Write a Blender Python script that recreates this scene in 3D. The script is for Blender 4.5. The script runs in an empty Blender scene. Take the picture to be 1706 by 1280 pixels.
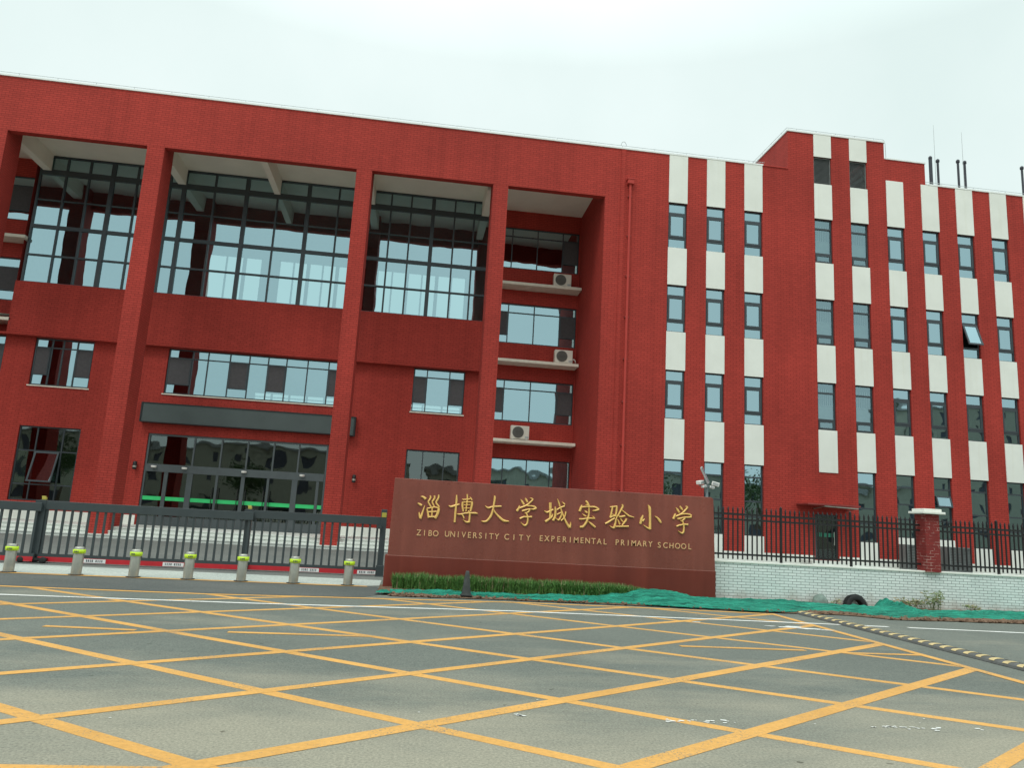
import bpy, bmesh, math, random
from mathutils import Vector, Matrix, noise
R = math.radians
rnd = random.Random(7)
sc = bpy.context.scene
col = sc.collection

# ---------------------------------------------------------------- camera, sky, sun, exposure
cam_d = bpy.data.cameras.new("camera")
cam = bpy.data.objects.new("camera", cam_d); col.objects.link(cam)
CR = Vector((0.98955245, -0.13310969, 0.0553874)); CU = Vector((-0.07792297, -0.17056628, 0.98226023)); CF = Vector((0.12130113, 0.97631396, 0.17915658))
m = Matrix((CR, CU, -CF)).transposed().to_4x4(); m.translation = (0, 0, 1.6)
cam.matrix_world = m
cam_d.sensor_fit = 'HORIZONTAL'; cam_d.sensor_width = 36.0; cam_d.lens = 1249.5 / 1706 * 36
cam_d.clip_start = 0.1; cam_d.clip_end = 3000
sc.camera = cam

SUN_EL, SUN_AZ = 56.0, 212.0          # azimuth from +Y clockwise: behind the viewer, a little to the left
world = bpy.data.worlds.new("World"); sc.world = world; world.use_nodes = True
nt = world.node_tree; nt.nodes.clear()
wo = nt.nodes.new('ShaderNodeOutputWorld'); bg = nt.nodes.new('ShaderNodeBackground')
sky = nt.nodes.new('ShaderNodeTexSky'); sky.sky_type = 'NISHITA'; sky.sun_disc = False
sky.sun_elevation = R(SUN_EL); sky.sun_rotation = R(SUN_AZ)
mixs = nt.nodes.new('ShaderNodeMix'); mixs.data_type = 'RGBA'; mixs.inputs['Factor'].default_value = 0.985
# thick, even cloud: a soft noise between two near-white greys covers the blue
tc = nt.nodes.new('ShaderNodeTexCoord'); nz = nt.nodes.new('ShaderNodeTexNoise'); nz.inputs['Scale'].default_value = 2.6; nz.inputs['Detail'].default_value = 6
cr = nt.nodes.new('ShaderNodeValToRGB'); cr.color_ramp.elements[0].position = .3; cr.color_ramp.elements[1].position = .7
cr.color_ramp.elements[0].color = (.745, .875, .855, 1); cr.color_ramp.elements[1].color = (.86, .97, .955, 1)
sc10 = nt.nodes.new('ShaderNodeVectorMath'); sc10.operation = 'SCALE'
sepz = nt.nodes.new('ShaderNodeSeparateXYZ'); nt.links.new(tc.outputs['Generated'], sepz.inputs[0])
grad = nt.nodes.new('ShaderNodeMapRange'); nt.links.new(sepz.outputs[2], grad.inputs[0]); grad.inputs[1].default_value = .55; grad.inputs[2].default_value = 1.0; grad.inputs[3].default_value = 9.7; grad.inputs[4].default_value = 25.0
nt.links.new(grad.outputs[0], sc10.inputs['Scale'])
nt.links.new(tc.outputs['Generated'], nz.inputs['Vector']); nt.links.new(nz.outputs['Fac'], cr.inputs['Fac'])
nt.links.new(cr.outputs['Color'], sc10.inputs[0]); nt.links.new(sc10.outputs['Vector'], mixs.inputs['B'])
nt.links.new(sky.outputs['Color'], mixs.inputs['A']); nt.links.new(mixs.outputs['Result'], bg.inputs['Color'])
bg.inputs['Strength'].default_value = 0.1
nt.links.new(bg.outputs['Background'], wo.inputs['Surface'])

sun_d = bpy.data.lights.new("sun", 'SUN'); sun_d.energy = 1.05; sun_d.angle = R(25); sun_d.color = (1.0, 0.96, 0.9)
sun = bpy.data.objects.new("sun", sun_d); col.objects.link(sun)
az = R(SUN_AZ); el = R(SUN_EL)
sdir = Vector((math.sin(az) * math.cos(el), math.cos(az) * math.cos(el), math.sin(el)))
sun.rotation_euler = sdir.to_track_quat('Z', 'Y').to_euler(); sun.location = sdir * 60
sc.view_settings.view_transform = 'Standard'; sc.view_settings.look = 'None'
sc.view_settings.exposure = 0.1; sc.view_settings.gamma = 1.0
sc.cycles.max_bounces = 10; sc.cycles.diffuse_bounces = 6; sc.cycles.transparent_max_bounces = 12

# ---------------------------------------------------------------- materials
class Mat:
    def __init__(s, name, rough=.7, spec=.5, metal=0.0):
        s.m = bpy.data.materials.new(name); s.m.use_nodes = True; s.t = s.m.node_tree; s.t.nodes.clear()
        s.out = s.n('ShaderNodeOutputMaterial'); s.b = s.n('ShaderNodeBsdfPrincipled')
        s.b.inputs['Roughness'].default_value = rough; s.b.inputs['Specular IOR Level'].default_value = spec; s.b.inputs['Metallic'].default_value = metal
        s.l(s.b.outputs['BSDF'], s.out.inputs['Surface']); s._p = None
    def n(s, t, **k):
        x = s.t.nodes.new(t)
        for a, b in k.items(): setattr(x, a, b)
        return x
    def l(s, a, b): s.t.links.new(a, b)
    def pos(s):
        if s._p is None: s._p = s.n('ShaderNodeNewGeometry').outputs['Position']
        return s._p
    def noise(s, scale, detail=4, rough=.6, stretch=None):
        v = s.pos()
        if stretch:
            mp = s.n('ShaderNodeVectorMath', operation='MULTIPLY'); s.l(v, mp.inputs[0]); mp.inputs[1].default_value = stretch; v = mp.outputs[0]
        x = s.n('ShaderNodeTexNoise'); s.l(v, x.inputs['Vector']); x.inputs['Scale'].default_value = scale; x.inputs['Detail'].default_value = detail; x.inputs['Roughness'].default_value = rough
        return x.outputs['Fac']
    def ramp(s, f, a, b, ca, cb):
        r = s.n('ShaderNodeValToRGB'); s.l(f, r.inputs['Fac']); e = r.color_ramp.elements
        e[0].position = a; e[1].position = b; e[0].color = (*ca, 1); e[1].color = (*cb, 1); return r.outputs['Color']
    def mix(s, f, a, b, mode='MIX'):
        x = s.n('ShaderNodeMix', data_type='RGBA', blend_type=mode)
        for v, k in ((f, 'Factor'), (a, 'A'), (b, 'B')):
            if isinstance(v, (int, float)): x.inputs[k].default_value = v
            elif isinstance(v, tuple): x.inputs[k].default_value = (*v, 1)
            else: s.l(v, x.inputs[k])
        return x.outputs['Result']
    def math(s, op, a, b=0.0):
        x = s.n('ShaderNodeMath', operation=op)
        for v, i in ((a, 0), (b, 1)):
            if isinstance(v, (int, float)): x.inputs[i].default_value = v
            else: s.l(v, x.inputs[i])
        return x.outputs[0]
    def color(s, c):
        if isinstance(c, tuple): s.b.inputs['Base Color'].default_value = (*c, 1)
        else: s.l(c, s.b.inputs['Base Color'])
        return s
    def bump(s, h, strength=.3, dist=.01):
        x = s.n('ShaderNodeBump'); x.inputs['Strength'].default_value = strength; x.inputs['Distance'].default_value = dist
        s.l(h, x.inputs['Height']); s.l(x.outputs['Normal'], s.b.inputs['Normal']); s.bn = x; return s
    def brick(s, w, h, mortar, c1, c2, cm, smooth=.1):
        sep = s.n('ShaderNodeSeparateXYZ'); s.l(s.pos(), sep.inputs[0])
        cb = s.n('ShaderNodeCombineXYZ'); s.l(s.math('ADD', sep.outputs[0], sep.outputs[1]), cb.inputs[0]); s.l(sep.outputs[2], cb.inputs[1])
        x = s.n('ShaderNodeTexBrick'); s.l(cb.outputs[0], x.inputs['Vector']); x.inputs['Scale'].default_value = 1
        x.inputs['Brick Width'].default_value = w; x.inputs['Row Height'].default_value = h; x.inputs['Mortar Size'].default_value = mortar; x.inputs['Mortar Smooth'].default_value = smooth
        x.inputs['Color1'].default_value = (*c1, 1); x.inputs['Color2'].default_value = (*c2, 1); x.inputs['Mortar'].default_value = (*cm, 1)
        return x

def flat(name, c, rough=.6, spec=.4, metal=0., var=.12, vs=3.0):
    k = Mat(name, rough, spec, metal)
    lo = tuple(v * (1 - var) for v in c); hi = tuple(min(1, v * (1 + var)) for v in c)
    k.color(k.ramp(k.noise(vs, 5), .3, .7, lo, hi)); return k.m

def red_wall(name, base, bs=.32):
    k = Mat(name, .8, .2)
    c1 = base; c2 = tuple(v * .87 for v in base); cm = tuple(v * .54 for v in base)
    br = k.brick(.30, .10, .011, c1, c2, cm)
    big = k.ramp(k.noise(.22, 4, .55), .3, .72, (.82, .82, .82), (1.10, 1.08, 1.08))
    c = k.mix(1.0, br.outputs['Color'], big, 'MULTIPLY')
    fine = k.ramp(k.noise(9, 5), .25, .75, (.9, .9, .9), (1.08, 1.08, 1.08))
    c = k.mix(1.0, c, fine, 'MULTIPLY')
    streak = k.ramp(k.noise(1.0, 5, .6, (2.4, 2.4, .12)), .46, .74, (1, 1, 1), (.86, .85, .85))
    c = k.mix(1.0, c, streak, 'MULTIPLY')
    k.color(c); k.bump(br.outputs['Fac'], -bs, .012); return k.m
M = {}
M['red'] = red_wall('red_brick_coating', (.445, .052, .039))
M['red_smooth'] = flat('red_render', (.445, .050, .038), .7, .3, var=.07, vs=1.2)
def panel():
    k = Mat('white_panel_paint', .7, .3)
    c = k.ramp(k.noise(.8, 4), .3, .7, (.73, .74, .68), (.80, .81, .75))
    st = k.ramp(k.noise(1.5, 5, .6, (3.0, 3.0, .15)), .55, .85, (1, 1, 1), (.94, .93, .90))
    k.color(k.mix(1.0, c, st, 'MULTIPLY')); k.bump(k.noise(60, 2), .15, .004); return k.m
M['panel'] = panel()
M['beige'] = flat('beige_ceiling_paint', (.84, .81, .71), .8, .2, var=.05, vs=.7)
M['ledge'] = flat('cream_concrete', (.74, .68, .58), .8, .2, var=.1)
M['white'] = flat('white_coping', (.82, .84, .82), .6, .3, var=.04)
M['frame'] = flat('dark_grey_aluminium', (.048, .060, .068), .42, .5, .2, var=.08)
M['dframe'] = flat('door_grey_aluminium', (.085, .100, .105), .42, .5, .2, var=.08)
M['dark'] = flat('unlit_room_dark', (.035, .042, .040), .9, .1)  # near-black: the dimness of unlit rooms put into the colour
M['room'] = flat('pale_room_wall', (.42, .47, .46), .9, .1)
M['screen'] = flat('insect_screen_mesh', (.085, .080, .084), .8, .2, var=.1, vs=8)
M['louvre'] = flat('louvre_grey_metal', (.17, .185, .18), .6, .4)
M['black'] = flat('black_iron_paint', (.012, .013, .014), .4, .5)
M['gate'] = flat('charcoal_gate_paint', (.045, .058, .062), .4, .5, .1, var=.1)
M['gatered'] = flat('red_reflective_strip', (.50, .018, .028), .4, .5)
M['steel'] = flat('brushed_steel', (.42, .42, .37), .42, .5, .75, var=.12, vs=6)
M['lime'] = flat('lime_reflective_band', (.52, .74, .02), .45, .5, var=.05)
M['yellowlamp'] = flat('yellow_plastic', (.42, .36, .06), .4, .5)
M['plate'] = flat('white_plate', (.75, .75, .74), .5, .4, var=.04)
M['glyph'] = flat('dark_print', (.07, .07, .09), .6, .2)
M['green'] = flat('green_safety_stripe', (.04, .55, .17), .5, .4, var=.06)
M['dullgreen'] = flat('dull_green_stripe', (.035, .22, .14), .5, .4)
M['teal'] = flat('teal_curtain', (.10, .22, .21), .85, .1, var=.3, vs=2.5)
M['lightcurtain'] = flat('pale_curtain', (.52, .55, .53), .85, .1, var=.1)
M['acwhite'] = flat('cream_metal_casing', (.72, .68, .59), .5, .4, var=.05)
M['acgrille'] = flat('fan_grille_grey', (.14, .135, .12), .5, .4)
M['board'] = flat('dark_grey_sign_face', (.060, .078, .076), .5, .5, var=.1, vs=1.0)
M['boarddark'] = flat('black_sign_rim', (.016, .018, .02), .5, .4)
M['gold'] = flat('gold_letter_paint', (.82, .51, .15), .40, .5, .1, var=.1, vs=6)
M['palegold'] = flat('faded_gold_letter_paint', (.70, .42, .21), .45, .5, .1, var=.08)
M['rubber'] = flat('black_rubber', (.022, .022, .022), .75, .3, var=.3, vs=9)
M['rubbergrey'] = flat('dusty_rubber', (.055, .062, .060), .8, .3, var=.3, vs=5)
M['rodgrey'] = flat('galvanised_wire', (.42, .44, .44), .5, .5, .3)
M['ventpipe'] = flat('dark_vent_pipe', (.045, .048, .06), .6, .4)
M['camwhite'] = flat('white_lamp_casing', (.80, .78, .74), .4, .5, var=.04)
M['solar'] = flat('solar_panel_glass', (.13, .15, .20), .2, .6, var=.25, vs=12)
M['polegrey'] = flat('grey_pole_paint', (.22, .27, .28), .5, .4)
M['stone'] = flat('dusty_grey_stone', (.20, .25, .22), .9, .2, var=.25, vs=8)
M['redpaint'] = flat('dark_red_steel', (.27, .045, .038), .5, .4)
M['bark'] = flat('brown_bark', (.10, .07, .05), .9, .1, var=.3, vs=8)
M['bwall'] = flat('beige_house_render', (.30, .29, .24), .85, .2, var=.08)
M['roofgrey'] = flat('grey_roofing', (.25, .25, .25), .9, .1)

def glass(name, tint, trans, refl):
    k = Mat(name)
    gl = k.n('ShaderNodeBsdfGlossy'); gl.inputs['Roughness'].default_value = .015; gl.inputs['Color'].default_value = (*tint, 1)
    tr = k.n('ShaderNodeBsdfTransparent'); tr.inputs['Color'].default_value = (*trans, 1)
    bp = k.n('ShaderNodeBump'); bp.inputs['Strength'].default_value = .16; bp.inputs['Distance'].default_value = .05
    k.l(k.noise(.9, 1, .4), bp.inputs['Height']); k.l(bp.outputs['Normal'], gl.inputs['Normal'])
    fr = k.n('ShaderNodeFresnel'); fr.inputs['IOR'].default_value = 1.5
    f = k.math('ADD', fr.outputs[0], refl)
    mx = k.n('ShaderNodeMixShader'); k.l(f, mx.inputs[0]); k.l(tr.outputs[0], mx.inputs[1]); k.l(gl.outputs[0], mx.inputs[2])
    k.l(mx.outputs[0], k.out.inputs['Surface']); return k.m
M['glass'] = glass('tinted_window_glass', (.60, .85, .93), (.34, .48, .47), .50)
M['stairglass'] = glass('clearer_stair_glass', (.60, .85, .93), (.60, .70, .68), .30)
M['shopglass'] = glass('door_glass', (.80, .92, .90), (.50, .60, .56), .13)

def asphalt(name, lo, hi, pale_tone):
    k = Mat(name, .88, .3)
    c = k.ramp(k.noise(.35, 6, .6), .3, .7, lo, hi)
    agg = k.noise(48, 5, .8); mid = k.noise(14, 5, .65)
    c = k.mix(1.0, c, k.ramp(agg, .34, .68, (.52, .52, .52), (1.55, 1.54, 1.50)), 'MULTIPLY')
    c = k.mix(1.0, c, k.ramp(mid, .3, .7, (.84, .84, .84), (1.15, 1.15, 1.13)), 'MULTIPLY')
    if pale_tone:   # paler, warmer tone in long smears, strongest at the near edge of the junction
        sep = k.n('ShaderNodeSeparateXYZ'); k.l(k.pos(), sep.inputs[0])
        edge = k.n('ShaderNodeMapRange'); k.l(sep.outputs[1], edge.inputs[0]); edge.inputs[1].default_value = 9.0; edge.inputs[2].default_value = 5.0; edge.inputs[3].default_value = 0; edge.inputs[4].default_value = .40
        sm = k.noise(.5, 6, .65, (.5, 1.2, 1))
        f = k.ramp(k.math('ADD', sm, edge.outputs[0]), .52, .86, (0, 0, 0), (.8, .8, .8))
        c = k.mix(f, c, k.mix(1.0, pale_tone, k.ramp(agg, .34, .68, (.62, .62, .62), (1.38, 1.37, 1.33)), 'MULTIPLY'))
        tyre = k.ramp(k.noise(1.0, 5, .6, (.10, 1.6, 1)), .60, .76, (1, 1, 1), (.86, .86, .87))
        c = k.mix(1.0, c, tyre, 'MULTIPLY')
        pits = k.ramp(k.noise(7, 2, .5), .73, .76, (1, 1, 1), (.45, .44, .42))
        c = k.mix(1.0, c, pits, 'MULTIPLY')
        pale = k.ramp(k.noise(4.2, 6, .75, (1, 2.2, 1)), .70, .76, (0, 0, 0), (.5, .5, .5))
        c = k.mix(pale, c, (.34, .34, .31))
    k.color(c); k.bump(agg, .5, .006); return k.m
M['road'] = asphalt('worn_asphalt', (.112, .124, .112), (.143, .155, .138), (.31, .285, .222))
M['ramp'] = asphalt('newer_dark_asphalt', (.070, .078, .076), (.115, .118, .112), None)
M['court'] = asphalt('grey_courtyard_paving', (.12, .13, .125), (.16, .165, .155), None)
M['apron'] = asphalt('pale_concrete', (.32, .35, .33), (.44, .46, .43), None)
M['pave'] = asphalt('pavement_concrete', (.25, .24, .22), (.33, .32, .29), None)

def paint(name, c, wear):
    k = Mat(name, .7, .3)
    base = k.mix(1.0, c, k.ramp(k.noise(22, 5, .65), .3, .7, (.84, .84, .84), (1.10, 1.10, 1.10)), 'MULTIPLY')
    big = k.mix(1.0, base, k.ramp(k.noise(.8, 5), .3, .7, (.86, .84, .82), (1.08, 1.08, 1.1)), 'MULTIPLY')
    f = k.ramp(k.math('ADD', k.noise(48, 4, .75), k.math('MULTIPLY', k.noise(1.3, 4, .6), .55)), wear, wear + .10, (0, 0, 0), (1, 1, 1))
    c2 = k.mix(f, big, (.145, .150, .138)); k.color(c2); k.bump(k.noise(85, 3, .7), .35, .005); return k.m
M['yellow'] = paint('worn_yellow_road_paint', (.63, .335, .090), .86)
M['fadedyellow'] = flat('faded_yellow_rubber', (.52, .40, .20), .7, .3, var=.2, vs=8)
M['humpgrey'] = flat('dusty_grey_rubber', (.10, .10, .095), .8, .3, var=.25, vs=6)
M['whitepaint'] = paint('worn_white_road_paint', (.72, .72, .68), .86)
def soil():
    k = Mat('loose_brown_soil', .95, .1); c = k.ramp(k.noise(6, 7, .7), .3, .72, (.10, .055, .035), (.24, .16, .11)); k.color(c); k.bump(k.noise(30, 4, .7), .8, .03); return k.m
M['soil'] = soil()
def net():
    k = Mat('green_mesh_netting', .75, .2)
    c = k.ramp(k.noise(2.6, 7, .72, (.7, 7, 4)), .34, .66, (.004, .085, .060), (.040, .42, .285))  # light and dark of the folds put into the colour as streaks
    wv = k.ramp(k.noise(60, 2, .6, (.5, 2.5, 2)), .35, .65, (.82, .82, .82), (1.12, 1.12, 1.12))
    k.color(k.mix(1.0, c, wv, 'MULTIPLY')); k.bump(k.noise(11, 6, .75, (.7, 3, 2)), 1.0, .06); return k.m
M['net'] = net()
def granite(name, lo, hi, rg):
    k = Mat(name, rg, .40)
    c = k.ramp(k.noise(120, 3, .7), .3, .7, lo, hi)
    st = k.ramp(k.noise(1.0, 6, .6, (3.0, 3.0, .22)), .42, .70, (1, 1, 1), (1.28, 1.34, 1.34))
    c = k.mix(1.0, c, st, 'MULTIPLY')
    bl = k.ramp(k.noise(.7, 4, .6), .35, .7, (.90, .88, .88), (1.10, 1.08, 1.06)); c = k.mix(1.0, c, bl, 'MULTIPLY')
    k.color(c); k.l(k.ramp(k.noise(2.0, 5), .3, .7, (rg-.02,)*3, (rg+.12,)*3), k.b.inputs['Roughness']); return k.m
M['granite'] = granite('polished_red_granite', (.168, .045, .033), (.235, .072, .053), .24)
M['basegranite'] = granite('dark_red_granite', (.135, .022, .014), (.180, .034, .022), .34)
M['jointpink'] = flat('pale_joint_mortar', (.40, .22, .18), .8, .2)
def wbrick():
    k = Mat('whitewashed_brick', .8, .25)
    br = k.brick(.215, .066, .0052, (.78, .83, .81), (.70, .76, .74), (.13, .15, .15), .1)
    c = k.mix(1.0, br.outputs['Color'], k.ramp(k.noise(1.3, 5), .3, .7, (.90, .91, .90), (1.06, 1.06, 1.05)), 'MULTIPLY')
    sep = k.n('ShaderNodeSeparateXYZ'); k.l(k.pos(), sep.inputs[0])
    mr = k.n('ShaderNodeMapRange'); k.l(sep.outputs[2], mr.inputs[0]); mr.inputs[1].default_value = .42; mr.inputs[2].default_value = .0; mr.inputs[3].default_value = 0; mr.inputs[4].default_value = .4
    f = k.ramp(k.math('ADD', k.noise(2.5, 6, .7, (1, 1, .6)), mr.outputs[0]), .62, .92, (0, 0, 0), (.65, .65, .65))   # mud splashed up from the soil
    c = k.mix(f, c, (.36, .32, .26)); k.color(c); k.bump(br.outputs['Fac'], -.5, .008); return k.m
M['wbrick'] = wbrick()
def pbrick():
    k = Mat('red_pier_brick', .75, .3)
    br = k.brick(.22, .072, .007, (.24, .030, .026), (.19, .024, .022), (.42, .25, .22), .2)
    lime = k.ramp(k.noise(5, 5, .7), .48, .60, (0, 0, 0), (1, 1, 1))
    c = k.mix(k.math('MULTIPLY', br.outputs['Fac'], lime), k.mix(br.outputs['Fac'], br.outputs['Color'], (.20, .03, .028)), (.46, .30, .27))
    k.color(c); k.bump(br.outputs['Fac'], -.5, .008); return k.m
M['pbrick'] = pbrick()
def step():
    k = Mat('pale_granite_step', .7, .3); c = k.ramp(k.noise(70, 3, .7), .3, .7, (.56, .58, .54), (.70, .72, .67))
    k.color(k.mix(1.0, c, k.ramp(k.noise(1.5, 4), .3, .7, (.88, .88, .88), (1.08, 1.08, 1.08)), 'MULTIPLY')); return k.m
M['step'] = step()
def leafm(name, lo, hi, sc_=5.0):
    k = Mat(name, .6, .3); c = k.ramp(k.noise(sc_, 3, .7), .3, .72, lo, hi); k.color(c)
    k.b.inputs['Subsurface Weight'].default_value = 0.0; return k.m
M['grass'] = leafm('low_hedge_leaf', (.045, .130, .030), (.130, .275, .065), 11)
M['straw'] = leafm('dry_grass_tip', (.22, .19, .10), (.36, .31, .18), 11)
M['weed'] = leafm('weed_leaf', (.09, .13, .045), (.22, .27, .11), 15)
M['leaf'] = leafm('tree_leaf', (.035, .07, .022), (.085, .13, .045), 1.2)

# ---------------------------------------------------------------- mesh helpers
class MB:
    def __init__(s): s.v = []; s.f = []; s.mi = []; s.sm = []
    def add(s, vs, fs, mi=0, smooth=False):
        o = len(s.v); s.v += [tuple(v) for v in vs]
        for f in fs: s.f.append([i + o for i in f]); s.mi.append(mi); s.sm.append(smooth)
    def box(s, x0, x1, y0, y1, z0, z1, mi=0):
        s.add([(x0,y0,z0),(x1,y0,z0),(x1,y1,z0),(x0,y1,z0),(x0,y0,z1),(x1,y0,z1),(x1,y1,z1),(x0,y1,z1)],
              [(0,3,2,1),(4,5,6,7),(0,1,5,4),(1,2,6,5),(2,3,7,6),(3,0,4,7)], mi)
    def quad(s, a, b, c, d, mi=0): s.add([a, b, c, d], [(0,1,2,3)], mi)
    def prism(s, pts, y0, y1, mi=0):     # polygon in XZ pushed along Y
        n = len(pts); vs = [(x, y0, z) for x, z in pts] + [(x, y1, z) for x, z in pts]
        s.add(vs, [tuple(range(n)), tuple(range(2*n-1, n-1, -1))] + [(i, i+n, (i+1) % n + n, (i+1) % n) for i in range(n)], mi)
    def tube(s, p, q, r, n=8, r2=None, cap=True, mi=0):
        p = Vector(p); q = Vector(q); d = (q - p).normalized(); u = d.orthogonal().normalized(); w = d.cross(u); r2 = r if r2 is None else r2
        vs = [p + (u*math.cos(a) + w*math.sin(a))*r for a in [2*math.pi*i/n for i in range(n)]] + [q + (u*math.cos(a) + w*math.sin(a))*r2 for a in [2*math.pi*i/n for i in range(n)]]
        s.add(vs, [(i, (i+1) % n, (i+1) % n + n, i + n) for i in range(n)], mi, True)
        if cap: s.add(vs[:n], [tuple(range(n-1, -1, -1))], mi); s.add(vs[n:], [tuple(range(n))], mi)
    def lathe(s, prof, n=24, c=(0,0,0), axis='z', mi=0):
        vs = []
        for r, h in prof:
            for i in range(n):
                a = 2*math.pi*i/n; x, y = r*math.cos(a), r*math.sin(a)
                vs.append((c[0]+x, c[1]+y, c[2]+h) if axis == 'z' else (c[0]+x, c[1]+h, c[2]+y))
        fs = []
        for k in range(len(prof)-1):
            for i in range(n):
                j = (i+1) % n; fs.append((k*n+i, k*n+j, (k+1)*n+j, (k+1)*n+i) if axis == 'z' else (k*n+i, (k+1)*n+i, (k+1)*n+j, k*n+j))
        s.add(vs, fs, mi, True)
    def build(s, name, mats, parent=None, bevel=0):
        me = bpy.data.meshes.new(name); me.from_pydata(s.v, [], s.f)
        for mt in (mats if isinstance(mats, list) else [mats]): me.materials.append(mt)
        me.polygons.foreach_set('material_index', s.mi); me.polygons.foreach_set('use_smooth', s.sm); me.update()
        o = bpy.data.objects.new(name, me); col.objects.link(o)
        if parent: o.parent = parent
        if bevel:
            b = o.modifiers.new('bevel', 'BEVEL'); b.width = bevel; b.segments = 2; b.limit_method = 'ANGLE'
        return o
def tag(o, label, cat, group=None):
    o['label'] = label; o['category'] = cat
    if group: o['group'] = group
    return o
def thing(name, label, cat, loc=(0,0,0), group=None, rz=0):
    o = bpy.data.objects.new(name, None); col.objects.link(o); o.location = loc; o.rotation_euler = (0,0,rz); o.empty_display_size = .2
    return tag(o, label, cat, group)
def struct(o): o['kind'] = 'structure'; return o
def stuff(o): o['kind'] = 'stuff'; return o
def copy_tree(o, parent=None):
    c = o.copy(); col.objects.link(c)
    if parent: c.parent = parent
    for ch in o.children: copy_tree(ch, c)
    return c
def wall(mb, x0, x1, z0, z1, y, thick, holes=(), ends=True, top=True, bottom=False, back=False):
    """wall front at y facing -Y, with rectangular holes whose reveals are `thick` deep"""
    xs = sorted({x0, x1, *[h[0] for h in holes], *[h[1] for h in holes]}); zs = sorted({z0, z1, *[h[2] for h in holes], *[h[3] for h in holes]})
    for i in range(len(xs)-1):
        for j in range(len(zs)-1):
            cx, cz = (xs[i]+xs[i+1])/2, (zs[j]+zs[j+1])/2
            if any(h[0] < cx < h[1] and h[2] < cz < h[3] for h in holes): continue
            a, b, c, d = xs[i], xs[i+1], zs[j], zs[j+1]
            mb.quad((a,y,c),(b,y,c),(b,y,d),(a,y,d))
            if back: mb.quad((b,y+thick,c),(a,y+thick,c),(a,y+thick,d),(b,y+thick,d))
    t = y+thick
    for a, b, c, d in holes:
        mb.quad((a,y,c),(a,y,d),(a,t,d),(a,t,c)); mb.quad((b,y,d),(b,y,c),(b,t,c),(b,t,d))
        mb.quad((a,y,d),(b,y,d),(b,t,d),(a,t,d)); mb.quad((b,y,c),(a,y,c),(a,t,c),(b,t,c))
    if ends: mb.quad((x0,t,z0),(x0,y,z0),(x0,y,z1),(x0,t,z1)); mb.quad((x1,y,z0),(x1,t,z0),(x1,t,z1),(x1,y,z1))
    if top: mb.quad((x0,y,z1),(x1,y,z1),(x1,t,z1),(x0,t,z1))
    if bottom: mb.quad((x1,y,z0),(x0,y,z0),(x0,t,z0),(x1,t,z0))
# ---------------------------------------------------------------- ground
def sheet(name, pts, z, mat):
    mb = MB(); mb.add([(x, y, z) for x, y in pts], [tuple(range(len(pts)))]); return struct(mb.build(name, mat))
sheet('road', [(-600,-600),(600,-600),(600,15.2),(600,900),(-600,900),(-600,15.2)], 0, M['road'])
sheet('courtyard', [(-60,18.9),(7.0,18.9),(7.0,17.9),(60,17.9),(60,60),(-60,60)], .004, M['court'])
sheet('gate_apron', [(-30,17.0-1.3),(-6.7,16.97),(-.75,17.35),(-.55,17.5),(-.55,18.9),(-30,18.9)], .008, M['apron'])
sheet('entrance_ramp', [(-30,14.1),(-6.9,14.55),(-3.5,14.65),(-.8,15.05),(-.35,15.9),(-.6,17.25),(-6.7,16.80),(-30,15.5)], .004, M['ramp'])
sheet('pavement', [(-60,-14),(60,-14),(60,-20),(-60,-20)], .10, M['pave'])

def line_mb(mb, pts, w, z):
    for (ax, ay), (bx, by) in zip(pts[:-1], pts[1:]):
        d = Vector((bx-ax, by-ay)); n = Vector((-d.y, d.x)).normalized()*w/2
        mb.quad((ax-n.x, ay-n.y, z), (bx-n.x, by-n.y, z), (bx+n.x, by+n.y, z), (ax+n.x, ay+n.y, z))
def fitline(p, q, xl, xr):   # straight line through p and q, from x = xl to x = xr
    s = (q[1]-p[1])/(q[0]-p[0]); return [(xl, p[1]+s*(xl-p[0])), (xr, p[1]+s*(xr-p[0]))]
RX = 7.56
TOP = [(-14,13.9),(-6.88,14.40),(-3.48,14.50),(-.8,14.90),(2.15,15.30),(4.48,15.34),(RX,15.2)]
BOT = 5.08
def clipbox(l):
    (x0,y0),(x1,y1) = l; s = (y1-y0)/(x1-x0); x0 = max(x0,-14); x1 = min(x1,RX)
    ya = y0; 
    def at(x): return l[0][1]+s*(x-l[0][0])
    a, b = (x0, at(x0)), (x1, at(x1))
    def fix(p):
        x, y = p
        if y < BOT: return (l[0][0]+(BOT-l[0][1])/s, BOT)
        for (ax,ay),(bx,by) in zip(TOP[:-1], TOP[1:]):
            t = (by-ay)/(bx-ax); xi = (l[0][1]-s*l[0][0]-ay+t*ax)/(t-s)
            if ax <= xi <= bx and y > ay+t*(x-ax): return (xi, ay+t*(xi-ax))
        return p
    return [fix(a), fix(b)]
A = [((-2.94,6.45),(-1.3,5.27)), ((-4.57,9.66),(1.52,5.27)), ((-5.84,12.35),(4.03,5.41)), ((-6.42,14.40),(5.6,6.53)), ((-3.48,14.5),(6.74,7.76)), ((3.19,12.6),(7.53,9.71)), ((2.2,15.3),(7.54,11.72)),
     ((4.95,15.35),(7.54,13.65)), ((-6.5,10.9),(-5.0,9.95)) ]
A = A[:8]
Bl = [((-1.21,5.19),(7.66,11.6)), ((-2.75,6.05),(7.54,13.55)), ((-3.49,7.62),(7.58,15.2)), ((-4.34,9.30),(4.62,15.36)), ((-5.09,10.72),(1.49,15.1)), ((-5.76,12.1),(-2.36,14.4)), ((1.62,5.29),(7.51,9.52)), ((4.43,5.43),(7.5,7.6))]
ma, mb_, mc = MB(), MB(), MB()
for p, q in A: line_mb(ma, clipbox(fitline(p, q, -14, 9)), .138, .0015)
for k, (p, q) in enumerate(Bl): line_mb(mb_, clipbox(fitline(p, q, -14, 9)), .165 if k in (0, 6) else .14, .003)
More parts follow.
